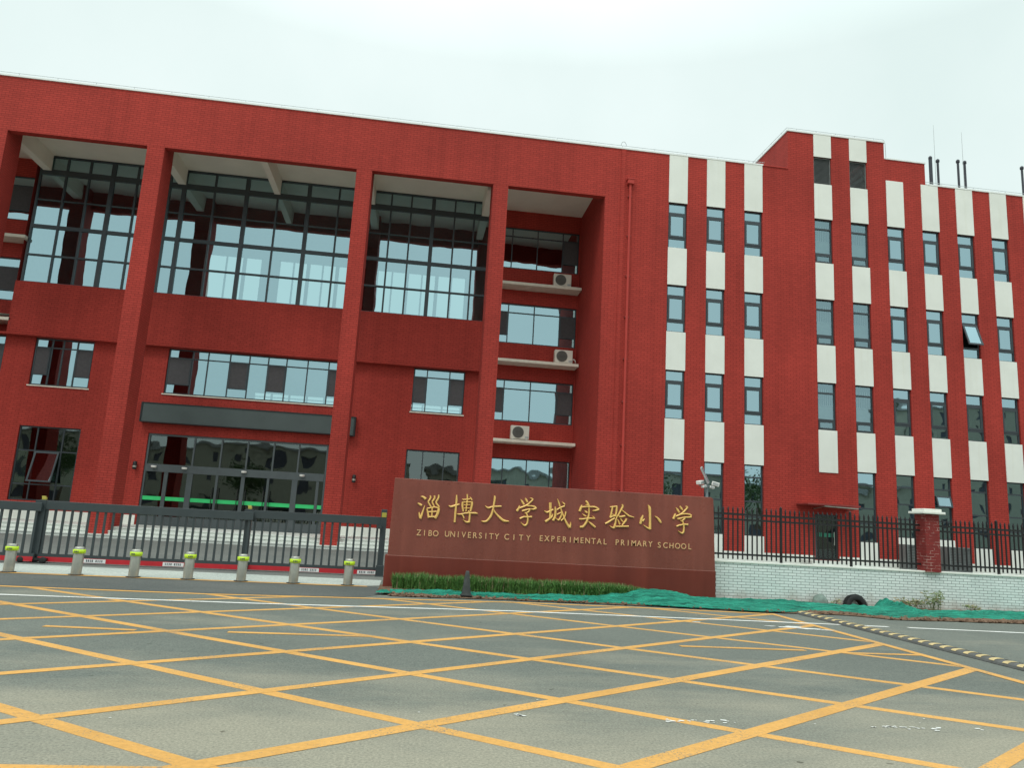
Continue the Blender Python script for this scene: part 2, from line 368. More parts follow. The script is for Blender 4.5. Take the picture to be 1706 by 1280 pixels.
line_mb(mc, TOP, .15, .0045); line_mb(mc, [(RX,15.28),(RX,4.98)], .15, .005); line_mb(mc, [(RX+.0,BOT),(-14,BOT)], .15, .0045)
line_mb(mc, [(-30,15.52),(-6.7,16.83),(-.8,17.21)], .17, .0105)
o = ma.build('road_marking', M['yellow']); struct(o); o = mb_.build('road_marking', M['yellow']); struct(o); o = mc.build('road_marking', M['yellow']); struct(o)
mt = MB()
for p, q in (((-4.36,10.31),(-3.26,10.25)), ((-2.18,10.36),(-.34,10.43)), ((3.89,10.57),(5.77,10.60)), ((6.26,10.50),(7.5,10.55))): line_mb(mt, [p, q], .12, .0042)
struct(mt.build('road_marking', M['yellow']))
mw = MB()
line_mb(mw, [(-14,13.05),(-6.3,13.22),(-2.6,13.40),(1.9,13.82),(7.6,13.84),(9.2,13.80)], .12, .0065); line_mb(mw, [(9.6,13.79),(30,13.2)], .12, .0065)
def splat(mb, x, y, rx, ry, z):
    n = 14; mb.add([(x+rx*math.cos(6.283*k/n)*rnd.uniform(.55,1.1), y+ry*math.sin(6.283*k/n)*rnd.uniform(.5,1.15), z) for k in range(n)], [tuple(range(n))])
for x, y, rx, ry in ((6.85,13.12,.30,.10),(7.2,13.02,.28,.12),(7.0,13.24,.22,.07),(7.42,12.92,.20,.06),(6.5,13.18,.16,.04),(5.2,13.33,.10,.05)): splat(mw, x, y, rx, ry, .0072)
struct(mw.build('road_marking', M['whitepaint']))
mg = MB()
for k in range(150):
    u = rnd.random(); x = 1.0+5.6*u
    if math.sin(x*3.1)+.6*math.sin(x*7.3+1) < .15: continue
    s_ = rnd.uniform(.006,.022); splat(mg, x, 6.60-.026*x+rnd.gauss(0,.025), s_*1.6, s_, .0055)
for k in range(14): s_ = rnd.uniform(.004,.011); splat(mg, rnd.uniform(-3,7), rnd.uniform(5.2,9), s_*1.4, s_, .0055)
struct(mg.build('road_marking', M['whitepaint']))
mk = MB(); mk.box(-60, 60, -14.2, -14, 0, .13); struct(mk.build('kerb', M['pave']))

# ---------------------------------------------------------------- the school
B = thing('school_building', 'long red brick school block with tall pillars, glass hall and white panel stripes', 'building', (5, 33, 0))
class Off:  # children keep world coordinates
    pass
def part(mb, name, mats, parent=None, **k):
    o = mb.build(name, mats, parent or B, **k)
    if parent is None: o.matrix_parent_inverse = Matrix.Translation((-5, -33, 0))
    return o
BW = B
# windows ----------------------------------------------------------
def bars(mb, x0, x1, z0, z1, y, d, w):
    mb.box(x0, x0+w, y, y+d, z0, z1); mb.box(x1-w, x1, y, y+d, z0, z1)
    mb.box(x0+w, x1-w, y+.002, y+d-.002, z0, z0+w); mb.box(x0+w, x1-w, y+.002, y+d-.002, z1-w, z1)
def pane(mb, x0, x1, z0, z1, y, tilt=.004):
    a = rnd.uniform(-tilt, tilt); b = rnd.uniform(-tilt, tilt); w, h = (x1-x0)/2, (z1-z0)/2
    mb.quad((x0, y-a*w-b*h, z0), (x1, y+a*w-b*h, z0), (x1, y+a*w+b*h, z1), (x0, y-a*w+b*h, z1))
def grid_window(name, x0, x1, z0, z1, y, vx, tz, w=.055, thick=(), mat='frame', gm='glass', screens=(), d=.07, tw={}):
    """frame with mullions at vx and transoms at tz; each light has its own pane; screens = (col, z0, z1)"""
    f = MB(); bars(f, x0, x1, z0, z1, y, d, w)
    for v in vx:
        ww = w*2.3 if v in thick else w
        f.box(v-ww/2, v+ww/2, y-.012 if v in thick else y+.003, y+d-.003, z0+w, z1-w)
    xs = [x0] + list(vx) + [x1]
    for t in tz:
        th = tw.get(t, w)
        for a, b in zip(xs[:-1], xs[1:]): f.box(a+w/2, b-w/2, y+.006, y+d-.006, t-th/2, t+th/2)
    fo = part(f, name, M[mat])
    p = MB(); zs = [z0] + list(tz) + [z1]
    for a, b in zip(xs[:-1], xs[1:]):
        for c, e in zip(zs[:-1], zs[1:]): pane(p, a, b, c, e, y+d*.6)
    p.build('pane', M[gm], fo)
    if screens:
        for ci, c, e in screens:
            s = MB(); fr = MB(); a, b = xs[ci]+w/2, xs[ci+1]-w/2
            s.quad((a+.03, y-.012, c+.03), (b-.03, y-.012, c+.03), (b-.03, y-.012, e-.03), (a+.03, y-.012, e-.03)); bars(fr, a, b, c, e, y-.03, .028, .045)
            s.build('insect_screen', M['screen'], fo); fr.build('sash', M[mat], fo)
    return fo

# right wing wall with its window openings -------------------------
COLS = [11.25, 13.17, 15.10, 18.77, 20.70, 22.66, 24.58, 26.50, 28.42, 30.34, 32.26]
PW = .93; TOPZ = 19.69
ROWS = [(14.91,17.21), (10.75,13.05), (6.62,8.91)]
holes = []
for i, x in enumerate(COLS):
    for a, b in ROWS: holes.append((x, x+PW, a, b))
    if i == 3: holes.append((x, x+PW, 19.07, 20.53)); holes.append((18.52, 19.66, .62, 2.68))
    else:
        if i == 4: holes.append((x, x+PW, 19.07, 20.53))
        holes.append((x, x+PW, 1.82 if i in (5, 6) else 1.52, 4.75))
w = MB()
for a, b, t in ((8.08, 17.4, TOPZ), (17.4, 22.62, 21.75), (22.62, 34.0, TOPZ)):
    wall(w, a, b, 0, t, 33.0, .16, [h for h in holes if a <= h[0] < b], ends=False, top=False)
w.quad((8.08,38.2,0),(8.08,33,0),(8.08,33,18.19),(8.08,38.2,18.19)); w.quad((34,33,0),(34,47,0),(34,47,TOPZ),(34,33,TOPZ))
w.quad((22.62,33,TOPZ),(24.86,33,TOPZ),(24.86,33,20.86),(22.62,33,20.86))
for a, b, t in ((17.4, 22.62, 21.75), (22.62, 24.86, 20.86)):
    w.quad((a,39,TOPZ-.3),(a,33,TOPZ-.3),(a,33,t),(a,39,t)); w.quad((b,33,TOPZ-.3),(b,39,TOPZ-.3),(b,39,t),(b,33,t)); w.quad((b,39,TOPZ-.3),(a,39,TOPZ-.3),(a,39,t),(b,39,t))
part(w, 'brick_wall', M['red'])
r = MB(); r.box(8.3, 33.9, 33.25, 47, 19.0, 19.2); r.box(17.45, 22.57, 33.2, 38.9, 21.5, 21.7); r.box(22.6, 24.8, 33.2, 38.9, 20.6, 20.8); r.box(-25, 8.3, 33.5, 47, 18.6, 18.8); part(r, 'roof', M['roofgrey'])
c = MB(); zc = TOPZ+.002
c.box(-26, 16.07, 32.95, 33.25, zc, zc+.075); c.box(24.9, 34.05, 32.95, 33.25, zc, zc+.075); c.box(17.35, 22.67, 32.95, 33.2, 21.752, 21.83); c.box(17.35, 17.6, 33.2, 39, 21.752, 21.83); c.box(22.67, 24.9, 32.96, 33.2, 20.862, 20.93); part(c, 'coping', M['white'])
c = MB(); c.box(16.07, 17.4, 32.96, 33.2, zc, zc+.05); part(c, 'coping', M['red_smooth'])
lw = MB()
def wire(pts, step=1.6):
    for (ax,ay,az),(bx,by,bz) in zip(pts[:-1], pts[1:]):
        lw.tube((ax,ay,az),(bx,by,bz), .013, 5); n = max(1, int((Vector((bx,by,bz))-Vector((ax,ay,az))).length/step))
        for k in range(n): t = (k+.5)/n; x, y, z = ax+(bx-ax)*t, ay+(by-ay)*t, az+(bz-az)*t; lw.tube((x,y,z-.17),(x,y,z), .010, 4)
wire([(-26,33.1,TOPZ+.24),(16.2,33.1,TOPZ+.24)]); wire([(17.4,38.5,21.98),(17.4,33.08,21.98),(22.65,33.08,21.98)], 1.0); wire([(24.9,33.1,TOPZ+.24),(34,33.1,TOPZ+.24)])
pa = [Vector((8.95+.13*math.cos(a), 33.1, TOPZ+.24+.22*math.sin(a))) for a in [math.pi*k/8 for k in range(9)]]
for a, b in zip(pa[:-1], pa[1:]): lw.tube(a, b, .014, 5)
pa = [Vector((22.68, 33.08, 21.98)), Vector((22.74, 33.06, 21.8)), Vector((22.74, 33.02, 20.95))]
for a, b in zip(pa[:-1], pa[1:]): lw.tube(a, b, .013, 5)
part(lw, 'lightning_wire', M['rodgrey'])
# white panels, windows and plinth of the striped wing ----------------
def panelpart(x, z0, z1):
    p = MB(); p.box(x-.004, x+PW+.004, 32.965, 33.05, z0, z1); part(p, 'white_panel', M['panel'], bevel=.006)
BACK = MB()
def slot_window(x, z0, z1, style, open_=False):
    y = 33.085
    x0, x1 = x+.012, x+PW-.012
    f = MB(); bars(f, x0, x1, z0, z1, y, .07, .05)
    p = MB(); s = None
    if style == 'sash':
        ta, tb = z1-.52, z0+.52
        for t in (ta, tb): f.box(x0+.05, x1-.05, y+.003, y+.067, t-.045, t+.045)
        pane(p, x0, x1, z0, tb, y+.045); pane(p, x0, x1, ta, z1, y+.045)
        s = MB(); bars(s, x0+.055, x1-.055, tb+.05, ta-.05, y-.02, .05, .085)
        if not open_: pane(p, x0+.1, x1-.1, tb+.1, ta-.1, y+.012)
    elif style == 'stair':
        ta, tb = z1-.50, z0+.50
        for t in (ta, tb): f.box(x0+.05, x1-.05, y+.003, y+.067, t-.04, t+.04)
        pane(p, x0, x1, tb, ta, y+.045); pane(p, x0, x1, ta, z1, y+.045)
        s = MB(); bars(s, x0+.055, x1-.055, z0+.05, tb-.05, y-.02, .05, .07); pane(p, x0+.1, x1-.1, z0+.1, tb-.1, y+.012)
    else:
        ta, tb, tm = z1-.58, z0+.85, z0+1.55
        for t in (ta, tb, tm): f.box(x0+.05, x1-.05, y+.003, y+.067, t-.035, t+.035)
        for a, b in ((z0,tb),(tb,tm),(tm,ta),(ta,z1)): pane(p, x0, x1, a, b, y+.045)
    fo = part(f, 'window', M['frame']); p.build('pane', M['stairglass' if style == 'stair' else 'glass'], fo)
    if s:
        so = s.build('sash', M['frame'], fo)
        if open_:
            g = MB(); pane(g, x0+.13, x1-.13, z0+.62, z1-.62, y); go = g.build('pane', M['glass'], fo)
            hinge = Vector((0, y, z1-.57))
            rot = Matrix.Translation(hinge) @ Matrix.Rotation(R(-20), 4, 'X') @ Matrix.Translation(-hinge)
            so.matrix_local = rot; go.matrix_local = rot
    return fo
for i, x in enumerate(COLS):
    for k, (a, b) in enumerate(ROWS):
        fo = slot_window(x, a, b, 'stair' if i in (3, 4) else 'sash', open_=(i == 7 and k == 1))
        if i in (3, 4):      # white stair rail and half curtain behind the glass
            g = MB()
            for q in range(9): g.box(x+.08+q*.095, x+.105+q*.095, 33.30, 33.32, a+1.25, b-.25)
            g.box(x+.03, x+PW-.03, 33.29, 33.33, a+1.20, a+1.25); g.box(x+.03, x+PW-.03, 33.28, 33.31, a+.55, a+1.18); g.build('stair_rail', M['lightcurtain'], fo)
        elif (i + 2*k) % 5 == 0:
            g = MB(); g.box(x+.15, x+.6, 33.45, 33.5, a+.05, a+.42); g.build('paper_stack', M['lightcurtain'], fo)
    for a, b in ((13.05,14.91),(8.91,10.75)): panelpart(x, a, b)
    panelpart(x, 4.62 if i == 3 else 4.75, 6.62)
    if i in (3, 4):
        panelpart(x, 17.21, 19.07); panelpart(x, 20.53, 21.75)
        l = MB(); bars(l, x+.012, x+PW-.012, 19.08, 20.52, 33.06, .08, .04)
        for q in range(22): z = 19.14+q*.0625; l.quad((x+.05,33.07,z),(x+PW-.05,33.07,z),(x+PW-.05,33.12,z+.055),(x+.05,33.12,z+.055))
        part(l, 'louvre_vent', M['louvre'])
    else: panelpart(x, 17.21, 19.69)
    if i != 3:
        z0 = 1.82 if i in (5, 6) else 1.52
        fo = slot_window(x, z0, 4.75, 'tall')
        if i == 6:   # one small top-hung light stands open
            s = MB(); bars(s, x+.08, x+PW-.08, 3.32, 3.86, 33.0, .045, .06); g = MB(); pane(g, x+.13, x+PW-.13, 3.37, 3.81, 33.02)
            so = s.build('sash', M['frame'], fo); go = g.build('pane', M['glass'], fo); h = Vector((0, 33.04, 3.86))
            rot = Matrix.Translation(h) @ Matrix.Rotation(R(-16), 4, 'X') @ Matrix.Translation(-h); so.matrix_local = rot; go.matrix_local = rot
        panelpart(x, .0, z0)
# near-black sheets standing in for the unlit rooms behind the slots
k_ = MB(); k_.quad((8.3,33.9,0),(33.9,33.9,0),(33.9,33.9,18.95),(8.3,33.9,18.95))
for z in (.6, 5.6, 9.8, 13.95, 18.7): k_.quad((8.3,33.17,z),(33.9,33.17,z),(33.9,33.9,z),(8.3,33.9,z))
part(k_, 'dark_backing', M['dark'])
xs = [8.08] + [v for i, x in enumerate(COLS) if i != 3 for v in (x-.006, x+PW+.006)] + [34.0]
xs = sorted(xs + [18.48, 19.70])
for a, b in zip(xs[::2], xs[1::2]):
    if b - a > .05: pl = MB(); pl.box(a, b, 32.975, 33.03, 0, .80); part(pl, 'plinth', M['panel'])
# side door under its canopy
d = MB(); bars(d, 18.53, 19.65, .62, 2.67, 33.05, .07, .09); dd = part(d, 'door', M['frame'])
g = MB(); pane(g, 18.6, 19.58, .7, 2.6, 33.09); g.build('pane', M['shopglass'], dd)
g = MB()
for q in range(5): g.box(18.66+q*.17, 18.80+q*.17, 33.07, 33.085, 1.66, 1.84)
g.build('safety_stripe', M['dullgreen'], dd)
g = MB(); g.tube((19.46,33.0,1.3),(19.46,33.0,1.9), .018, 8); g.tube((19.46,33.0,1.34),(19.46,33.06,1.34), .012, 6); g.tube((19.46,33.0,1.86),(19.46,33.06,1.86), .012, 6); g.build('handle', M['steel'], dd)
c = MB(); c.box(17.62, 20.15, 31.95, 32.98, 3.06, 3.12); part(c, 'canopy', M['redpaint'])
c = MB(); c.tube((18.45,32.0,3.02),(20.05,32.0,2.98), .03); c.tube((18.45,32.0,3.02),(18.45,32.97,2.92), .025); c.tube((20.05,32.0,2.98),(20.05,32.97,2.90), .025); part(c, 'canopy_bracket', M['steel'])
c = MB(); c.box(17.75, 20.9, 31.9, 32.97, .004, .60); c.box(17.65, 21.0, 31.5, 31.9, .004, .45); part(c, 'door_step', M['step'])
# rain pipe and expansion joint
c = MB(); c.tube((9.28,32.87,.1),(9.28,32.87,17.85), .062, 10); part(c, 'downpipe', M['red_smooth'])
c = MB(); c.box(9.13, 9.43, 32.74, 32.99, 17.84, 18.06); c.box(9.10, 9.46, 32.72, 32.99, 18.06, 18.12); part(c, 'rainwater_hopper', M['red_smooth'], bevel=.01)
c = MB()
for q in range(9): c.box(9.19, 9.37, 32.86, 32.995, 1.2+q*2.0, 1.26+q*2.0)
part(c, 'pipe_bracket', M['redpaint'])
c = MB(); c.box(8.84, 9.06, 32.965, 32.995, 0, TOPZ-.01); part(c, 'joint_cover', M['red'])

# the great portal frame ----------------------------------------------
PX = [(-25.3,-24.6), (-19.4,-18.68), (-12.86,-12.12), (-3.66,-2.95), (2.68,3.40)]
GY, AY, ZS = 37.5, 38.2, 18.19      # glass plane, air-conditioner bay wall, soffit height
w = MB(); w.quad((-26,33,17.15),(8.08,33,17.15),(8.08,33,TOPZ),(-26,33,TOPZ)); w.quad((8.08,33,17.15),(-26,33,17.15),(-26,33.36,17.15),(8.08,33.36,17.15)); w.quad((-26,33.36,17.15),(8.08,33.36,17.15),(8.08,33.36,ZS+.1),(-26,33.36,ZS+.1))
w.quad((-26,33,0),(-26,33,TOPZ),(-26,47,TOPZ),(-26,47,0)); part(w, 'portal_beam', M['red'])
for a, b in PX:
    p = MB(); p.box(a, b, 33.004, 34.2, 0, 17.148); p.box(a+.002, b-.002, 33.37, 34.198, 17.149, ZS); part(p, 'pillar', M['red'])
s = MB(); s.quad((8.08,33.36,ZS),(-26,33.36,ZS),(-26,AY,ZS),(8.08,AY,ZS)); part(s, 'soffit', M['beige'])
for xc, wd in ((-25,.38),(-19.06,.38),(-12.67,.38),(-7.99,.30),(-3.23,.38),(2.72,.38)):
    p = MB(); p.box(xc-wd/2, xc+wd/2, 33.37 if wd < .35 else 34.21, GY-.04, 17.37, ZS-.003); part(p, 'ceiling_beam', M['beige'])
# left and right air-conditioner bays
def bay(xa, xb, z0, wins):
    w = MB(); wall(w, xa, xb, z0, ZS, AY, .2, wins, ends=False, top=False); part(w, 'bay_wall', M['red'])
ZW = [(14.92,17.24),(10.79,12.97),(6.65,8.85)]
bay(3.1, 8.08, .4, [(3.2,8.02,a,b) for a, b in ZW] + [(3.2,8.0,1.4,4.74)])
bay(-25.5, -19.57, 9.1, [(-24.6,-19.7,a,b) for a, b in ZW[:2]])
for a, b in ZW:
    for x0, vx in ((3.2, (4.35,5.74,7.13)), (-24.6, (-23.6,-22.3,-21.0))):
        if x0 < 0 and a < 8: continue
        sc_ = [(3, a+.5, b-.5)]
        if x0 > 0 and a < 12: sc_.append((0, a+.45, b-.45))
        grid_window('window', x0+.01, (8.01 if x0 > 0 else -19.71), a+.01, b-.01, AY+.08, vx, (b-.49,), screens=sc_)
fo = grid_window('window', 3.21, 7.99, 1.41, 4.73, AY+.08, (4.5,5.74,6.95), (), w=.05)
cu = MB(); n = 220
for q in range(n):
    xa, xb = 3.25+4.7*q/n, 3.25+4.7*(q+1)/n; f_ = lambda x: AY+.32+.05*math.sin(x*23)+.03*math.sin(x*9+1)
    cu.quad((xa,f_(xa),1.45),(xb,f_(xb),1.45),(xb,f_(xb),4.68),(xa,f_(xa),4.68))
cu.build('curtain', M['teal'], fo)
k_ = MB(); k_.quad((3.15,39,.6),(8,39,.6),(8,39,18),(3.15,39,18)); k_.quad((-25,39,9.2),(-19.6,39,9.2),(-19.6,39,18),(-25,39,18))  # near-black backing in place of the unlit bay rooms
for z in (5.1, 9.4, 13.6): k_.quad((3.15,AY+.21,z),(8,AY+.21,z),(8,39,z),(3.15,39,z))
part(k_, 'dark_backing', M['dark'])
for xa, xb, zs in ((2.97,8.03,(13.71,9.59,5.47)), (-25,-19.40,(13.71,9.59))):
    for z in zs:
        p = MB(); p.box(xa, xb, 37.2, AY-.003, z, z+.15); part(p, 'ac_ledge', M['ledge'], bevel=.012)
# glass hall ------------------------------------------------------------
w = MB(); w.quad((3.1,GY,.4),(3.1,AY,.4),(3.1,AY,ZS),(3.1,GY,ZS)); part(w, 'return_wall', M['red'])
w = MB(); w.quad((-19.57,AY,9.1),(-19.57,GY,9.1),(-19.57,GY,ZS),(-19.57,AY,ZS)); part(w, 'return_wall', M['red'])
LW = [(-24.15,-19.57,6.65,8.94),(-18.26,-15.61,6.65,8.94),(-12.19,-4.11,6.69,8.92),(-.35,2.24,6.69,8.93),(-18.32,-15.61,1.28,4.72),(-12.59,-4.17,.40,4.75),(-.41,2.23,1.28,4.79),(-24.15,-21.15,1.28,4.72)]
w = MB(); wall(w, -26, 3.1, .4, 9.1, GY, .14, LW, ends=False, top=False); w.quad((-26,GY,9.1),(-19.57,GY,9.1),(-19.57,AY,9.1),(-26,AY,9.1)); part(w, 'brick_wall', M['red'])
sp = MB(); sp.box(-19.46, 3.09, 37.2, GY-.015, 9.03, 11.56); sp.box(-26, 3.095, 37.13, GY-.01, 8.94, 9.026); part(sp, 'spandrel', M['red'])
T = (13.01, 14.47, 15.86, 17.31)
for x0, x1, vx, th in ((-19.4,-13.27,(-18.16,-17.09,-15.99,-14.82),(-15.99,)), (-13.27,-3.53,(-12.55,-11.06,-9.49,-7.96,-6.41,-4.89),(-12.55,-9.49,-6.41)), (-3.53,3.06,(-2.2,-1.16,-.01,1.13,2.16),(-.01,))):
    grid_window('curtain_wall', x0, x1, 11.57, ZS-.01, GY-.02, vx, T, w=.085, thick=th, tw={17.31:.28, 14.47:.18, 15.86:.035}, d=.12)
WY = GY+.08
grid_window('window', -18.25, -15.62, 6.66, 8.93, WY, (-17.52,-17.02,-16.38), (8.49,), screens=[(0,7.16,8.49),(3,7.16,8.49)])
grid_window('window', -24.14, -19.58, 6.66, 8.93, WY, (-23.1,-21.8,-20.6), (8.49,), screens=[(3,7.16,8.49)])
grid_window('window', -12.18, -4.12, 6.70, 8.91, WY, (-11.06,-10.34,-9.31,-8.39,-7.49,-6.61,-5.59,-4.56), (8.48,), screens=[(0,7.16,8.48),(3,7.16,8.48),(5,7.16,8.48),(8,7.16,8.48)])
grid_window('window', -.34, 2.23, 6.70, 8.92, WY, (.33,1.47), (8.48,), screens=[(0,7.16,8.48),(2,7.16,8.48)])
fo = grid_window('window', -18.31, -15.62, 1.29, 4.71, WY, (-17.52,-16.37), (3.58,2.03), gm='shopglass')
s = MB(); bars(s, -17.48, -16.41, 2.08, 3.54, GY+.02, .05, .07); g = MB(); pane(g, -17.42, -16.47, 2.14, 3.48, GY+.04)
so = s.build('sash', M['frame'], fo); go = g.build('pane', M['glass'], fo); h = Vector((0, GY+.05, 3.54)); rot = Matrix.Translation(h) @ Matrix.Rotation(R(-17), 4, 'X') @ Matrix.Translation(-h); so.matrix_local = rot; go.matrix_local = rot
grid_window('window', -24.14, -21.16, 1.29, 4.71, WY, (-23.1,-22.1), (3.58,2.03), gm='shopglass')
grid_window('window', -.40, 2.22, 1.29, 4.78, WY, (.41,1.46), (2.45,), gm='shopglass')
for a, b, z in ((-18.3,-15.55,6.65),(-12.25,-4.05,6.69),(-.42,2.3,6.69)):
    sl = MB(); sl.box(a, b, GY-.05, GY+.12, z-.06, z-.004); part(sl, 'window_sill', M['ledge'])
# entrance doors
f = MB(); y = GY+.06; bars(f, -12.58, -4.18, .46, 4.74, y, .1, .085)
f.box(-12.49, -4.27, y-.02, y+.098, 2.95, 3.31)
for v in (-10.45,-9.19,-7.98,-6.75,-5.56): f.box(v-.037, v+.037, y+.004, y+.096, 3.31, 4.66)
for v, ww in ((-11.57,.17),(-10.48,.26),(-9.24,.11),(-8.04,.17),(-6.87,.11),(-5.62,.26),(-4.54,.13)): f.box(v-ww/2, v+ww/2, y+.003, y+.097, .55, 2.95)
f.box(-12.49, -4.27, y+.006, y+.094, .55, .88)
dr = part(f, 'entrance_door', M['dframe'])
p = MB(); xs = [-12.58,-10.45,-9.19,-7.98,-6.75,-5.56,-4.18]
for a, b in zip(xs[:-1], xs[1:]): pane(p, a, b, 3.2, 4.7, y+.06)
xs = [-12.58,-11.57,-10.48,-9.24,-8.04,-6.87,-5.62,-4.54,-4.18]
for a, b in zip(xs[:-1], xs[1:]): pane(p, a, b, .5, 3.0, y+.06)
p.build('pane', M['shopglass'], dr)
for a, b, wl, wr in zip(xs[:-1], xs[1:], (.08,.17,.26,.11,.17,.11,.26,.13), (.17,.26,.11,.17,.11,.26,.13,.08)):
    g = MB(); g.box(a+wl/2+.01, b-wr/2-.01, y+.03, y+.045, 1.62, 1.80); g.build('safety_stripe', M['green'], dr)
for v in (-9.38,-9.10,-8.22,-7.86,-7.01,-6.73):
    g = MB(); g.tube((v,y-.06,1.25),(v,y-.06,2.35), .02, 8); g.tube((v,y-.06,1.35),(v,y+.02,1.35), .013, 6); g.tube((v,y-.06,2.25),(v,y+.02,2.25), .013, 6); g.build('handle', M['black'], dr)
for v in (-12.13,-10.74,-8.01,-5.29):
    g = MB(); g.lathe([(0,-.10),(.11,-.09),(.13,-.04),(.12,0)], 14, (v, y-.10, 3.22), 'z'); g.build('spot_light', M['camwhite'], dr)
# plinth of the glass hall and the steps
for a, b in ((-26,-12.66),(-4.10,3.09)):
    pl = MB(); pl.box(a, b, GY-.04, GY+.02, .4, .88); part(pl, 'plinth', M['panel'])
st = MB()
for k, (y0, z1) in enumerate(((32.72,.15),(33.06,.30),(33.40,.45))):
    xs = [-25.9] + [v for a, b in PX for v in (a-.002, b+.002)] + [8.07]
    z0 = .004 if k == 0 else (.15,.30)[k-1]-.02
    if k == 0: st.box(-25.9, 8.07, y0, 33.0, z0, z1); st.box(-25.9, 8.07, y0-.03, y0, z1-.045, z1)
    for a, b in zip(xs[::2], xs[1::2]):
        if k == 0: st.box(a, b, 33.0, 33.2, z0, z1)
        else: st.box(a, b, y0, (34.3 if k == 2 else y0+.5), z0, z1); st.box(a, b, y0-.03, y0, z1-.045, z1)
st.box(-25.9, 8.07, 34.302, GY+.1, .30, .45)
part(st, 'entrance_steps', M['step'])
# rooms behind the glass: far wall with bright windows, floors, ceiling
def room(xa, xb, z0, z1, wins, yb=46.0):
    r = MB(); wall(r, xa, xb, z0, z1, yb, .25, wins, ends=False, top=False); ya = GY+.16
    r.quad((xa,ya,z0),(xb,ya,z0),(xb,yb,z0),(xa,yb,z0)); r.quad((xb,ya,z1),(xa,ya,z1),(xa,yb,z1),(xb,yb,z1))
    r.quad((xb,ya,z0),(xb,yb,z0),(xb,yb,z1),(xb,ya,z1)); r.quad((xa,yb,z0),(xa,ya,z0),(xa,ya,z1),(xa,yb,z1)); return r
hw = [(-13.4,-10.2,13.9,16.7),(-9.2,-3.9,13.9,16.7),(-3.2,2.4,13.9,16.7)]
part(room(-19.3, 3.0, 11.4, 18.1, hw), 'hall_interior', M['room'])
for a, b, c, d in hw:
    f = MB(); n = round((b-a)/.92); bars(f, a, b, c, d, 46.02, .08, .07)
    for q in range(1, n): x = a+(b-a)*q/n; ww = .10 if q % 2 else .22; f.box(x-ww/2, x+ww/2, 46.023, 46.097, c+.07, d-.07)
    f.box(a+.07, b-.07, 46.03, 46.09, 15.55, 15.64); part(f, 'far_window', M['frame'])
uw = [(-17.4,-16.2,6.6,8.35),(-9.8,-3.6,6.6,8.35),(-.9,2.6,6.6,8.35)]
part(room(-25.4, 3.0, 5.4, 10.0, uw), 'upper_room_interior', M['room'])
for a, b, c, d in uw:
    f = MB(); n = round((b-a)/1.1); bars(f, a, b, c, d, 46.02, .08, .06)
    for q in range(1, n): x = a+(b-a)*q/n; f.box(x-.06, x+.06, 46.023, 46.097, c+.06, d-.06)
    f.box(a+.06, b-.06, 46.03, 46.09, 8.05, 8.10); part(f, 'far_window', M['frame'])
part(room(-25.4, 3.0, .44, 5.2, []), 'lobby_interior', M['dark'])

# ---------------------------------------------------------------- fittings on the building
t = thing('sign_board', 'long blank dark grey board fixed above the main entrance doors', 'sign', (-7.97, 37.4, 5.24))
mb = MB(); mb.box(-4.93, 4.93, -.26, .08, .02, .90); o = mb.build('face', M['board'], t)
mb = MB(); mb.box(-4.99, 5.0, -.30, .095, -.01, .02); mb.box(-4.99, 5.0, -.30, .095, .90, .93); mb.box(-4.99, -4.93, -.30, .095, .02, .90); mb.box(4.93, 5.0, -.30, .095, .02, .90); mb.build('rim', M['boarddark'], t)
def lamp(x, lab):
    t = thing('wall_lamp', lab, 'lamp', (x, 37.5, 3.0), 'wall lamps beside the entrance')
    mb = MB(); mb.box(-.05, .05, -.06, .0, .08, .26); mb.build('bracket', M['black'], t)
    mb = MB(); mb.lathe([(0,-.02),(.085,-.01),(.09,.05),(.09,.32),(.075,.36),(0,.37)], 16, (0,-.15,0)); mb.build('body', M['black'], t)
    mb = MB(); mb.lathe([(.092,.08),(.097,.10),(.097,.14),(.092,.16)], 16, (0,-.15,0)); mb.build('glass_ring', M['steel'], t)
lamp(-12.95, 'small black wall lamp on the red wall just left of the entrance doors'); lamp(-2.82, 'small black wall lamp on the red wall right of the entrance, behind the pillar')
def ac(x, z, lab, pipe=False):
    t = thing('air_conditioner', lab, 'air conditioner', (x, 37.62, z), 'air conditioners on the cream ledges')
    mb = MB(); mb.box(-.47, .47, -.17, .17, .06, .74); mb.build('casing', M['acwhite'], t, bevel=.02)
    mb = MB()
    for r_ in (.10,.16,.22,.28): mb.lathe([(r_-.012,-.185),(r_,-.195),(r_+.012,-.185)], 28, (-.10,0,.40), 'y')
    for q in range(8): a = math.pi*q/8; mb.tube((-.10-.29*math.cos(a),-.188,.40-.29*math.sin(a)),(-.10+.29*math.cos(a),-.188,.40+.29*math.sin(a)), .007, 5)
    mb.lathe([(0,-.176),(.29,-.174)], 28, (-.10,0,.40), 'y'); mb.build('fan_grille', M['acgrille'], t)
    for q in (-.34, .34):
        mb = MB(); mb.box(q-.04, q+.04, -.19, .19, .0, .06); mb.build('foot', M['rodgrey'], t)
    mb = MB(); mb.box(.26, .44, -.185, -.171, .12, .20); mb.build('badge', M['rodgrey'], t)
    if pipe:
        mb = MB(); pts = [(.47,-.05,.28),(.58,-.06,.30),(.66,-.02,.20),(.70,.15,.16),(.72,.45,.15)]
        for a, b in zip(pts[:-1], pts[1:]): mb.tube(a, b, .03, 8)
        mb.build('hose', M['camwhite'], t)
ac(7.04, 13.86, 'cream air conditioner on the highest ledge, below the dark top windows'); ac(7.28, 9.74, 'cream air conditioner with a white hose on the middle ledge', True); ac(5.2, 5.62, 'cream air conditioner on the lowest ledge, towards its left end')
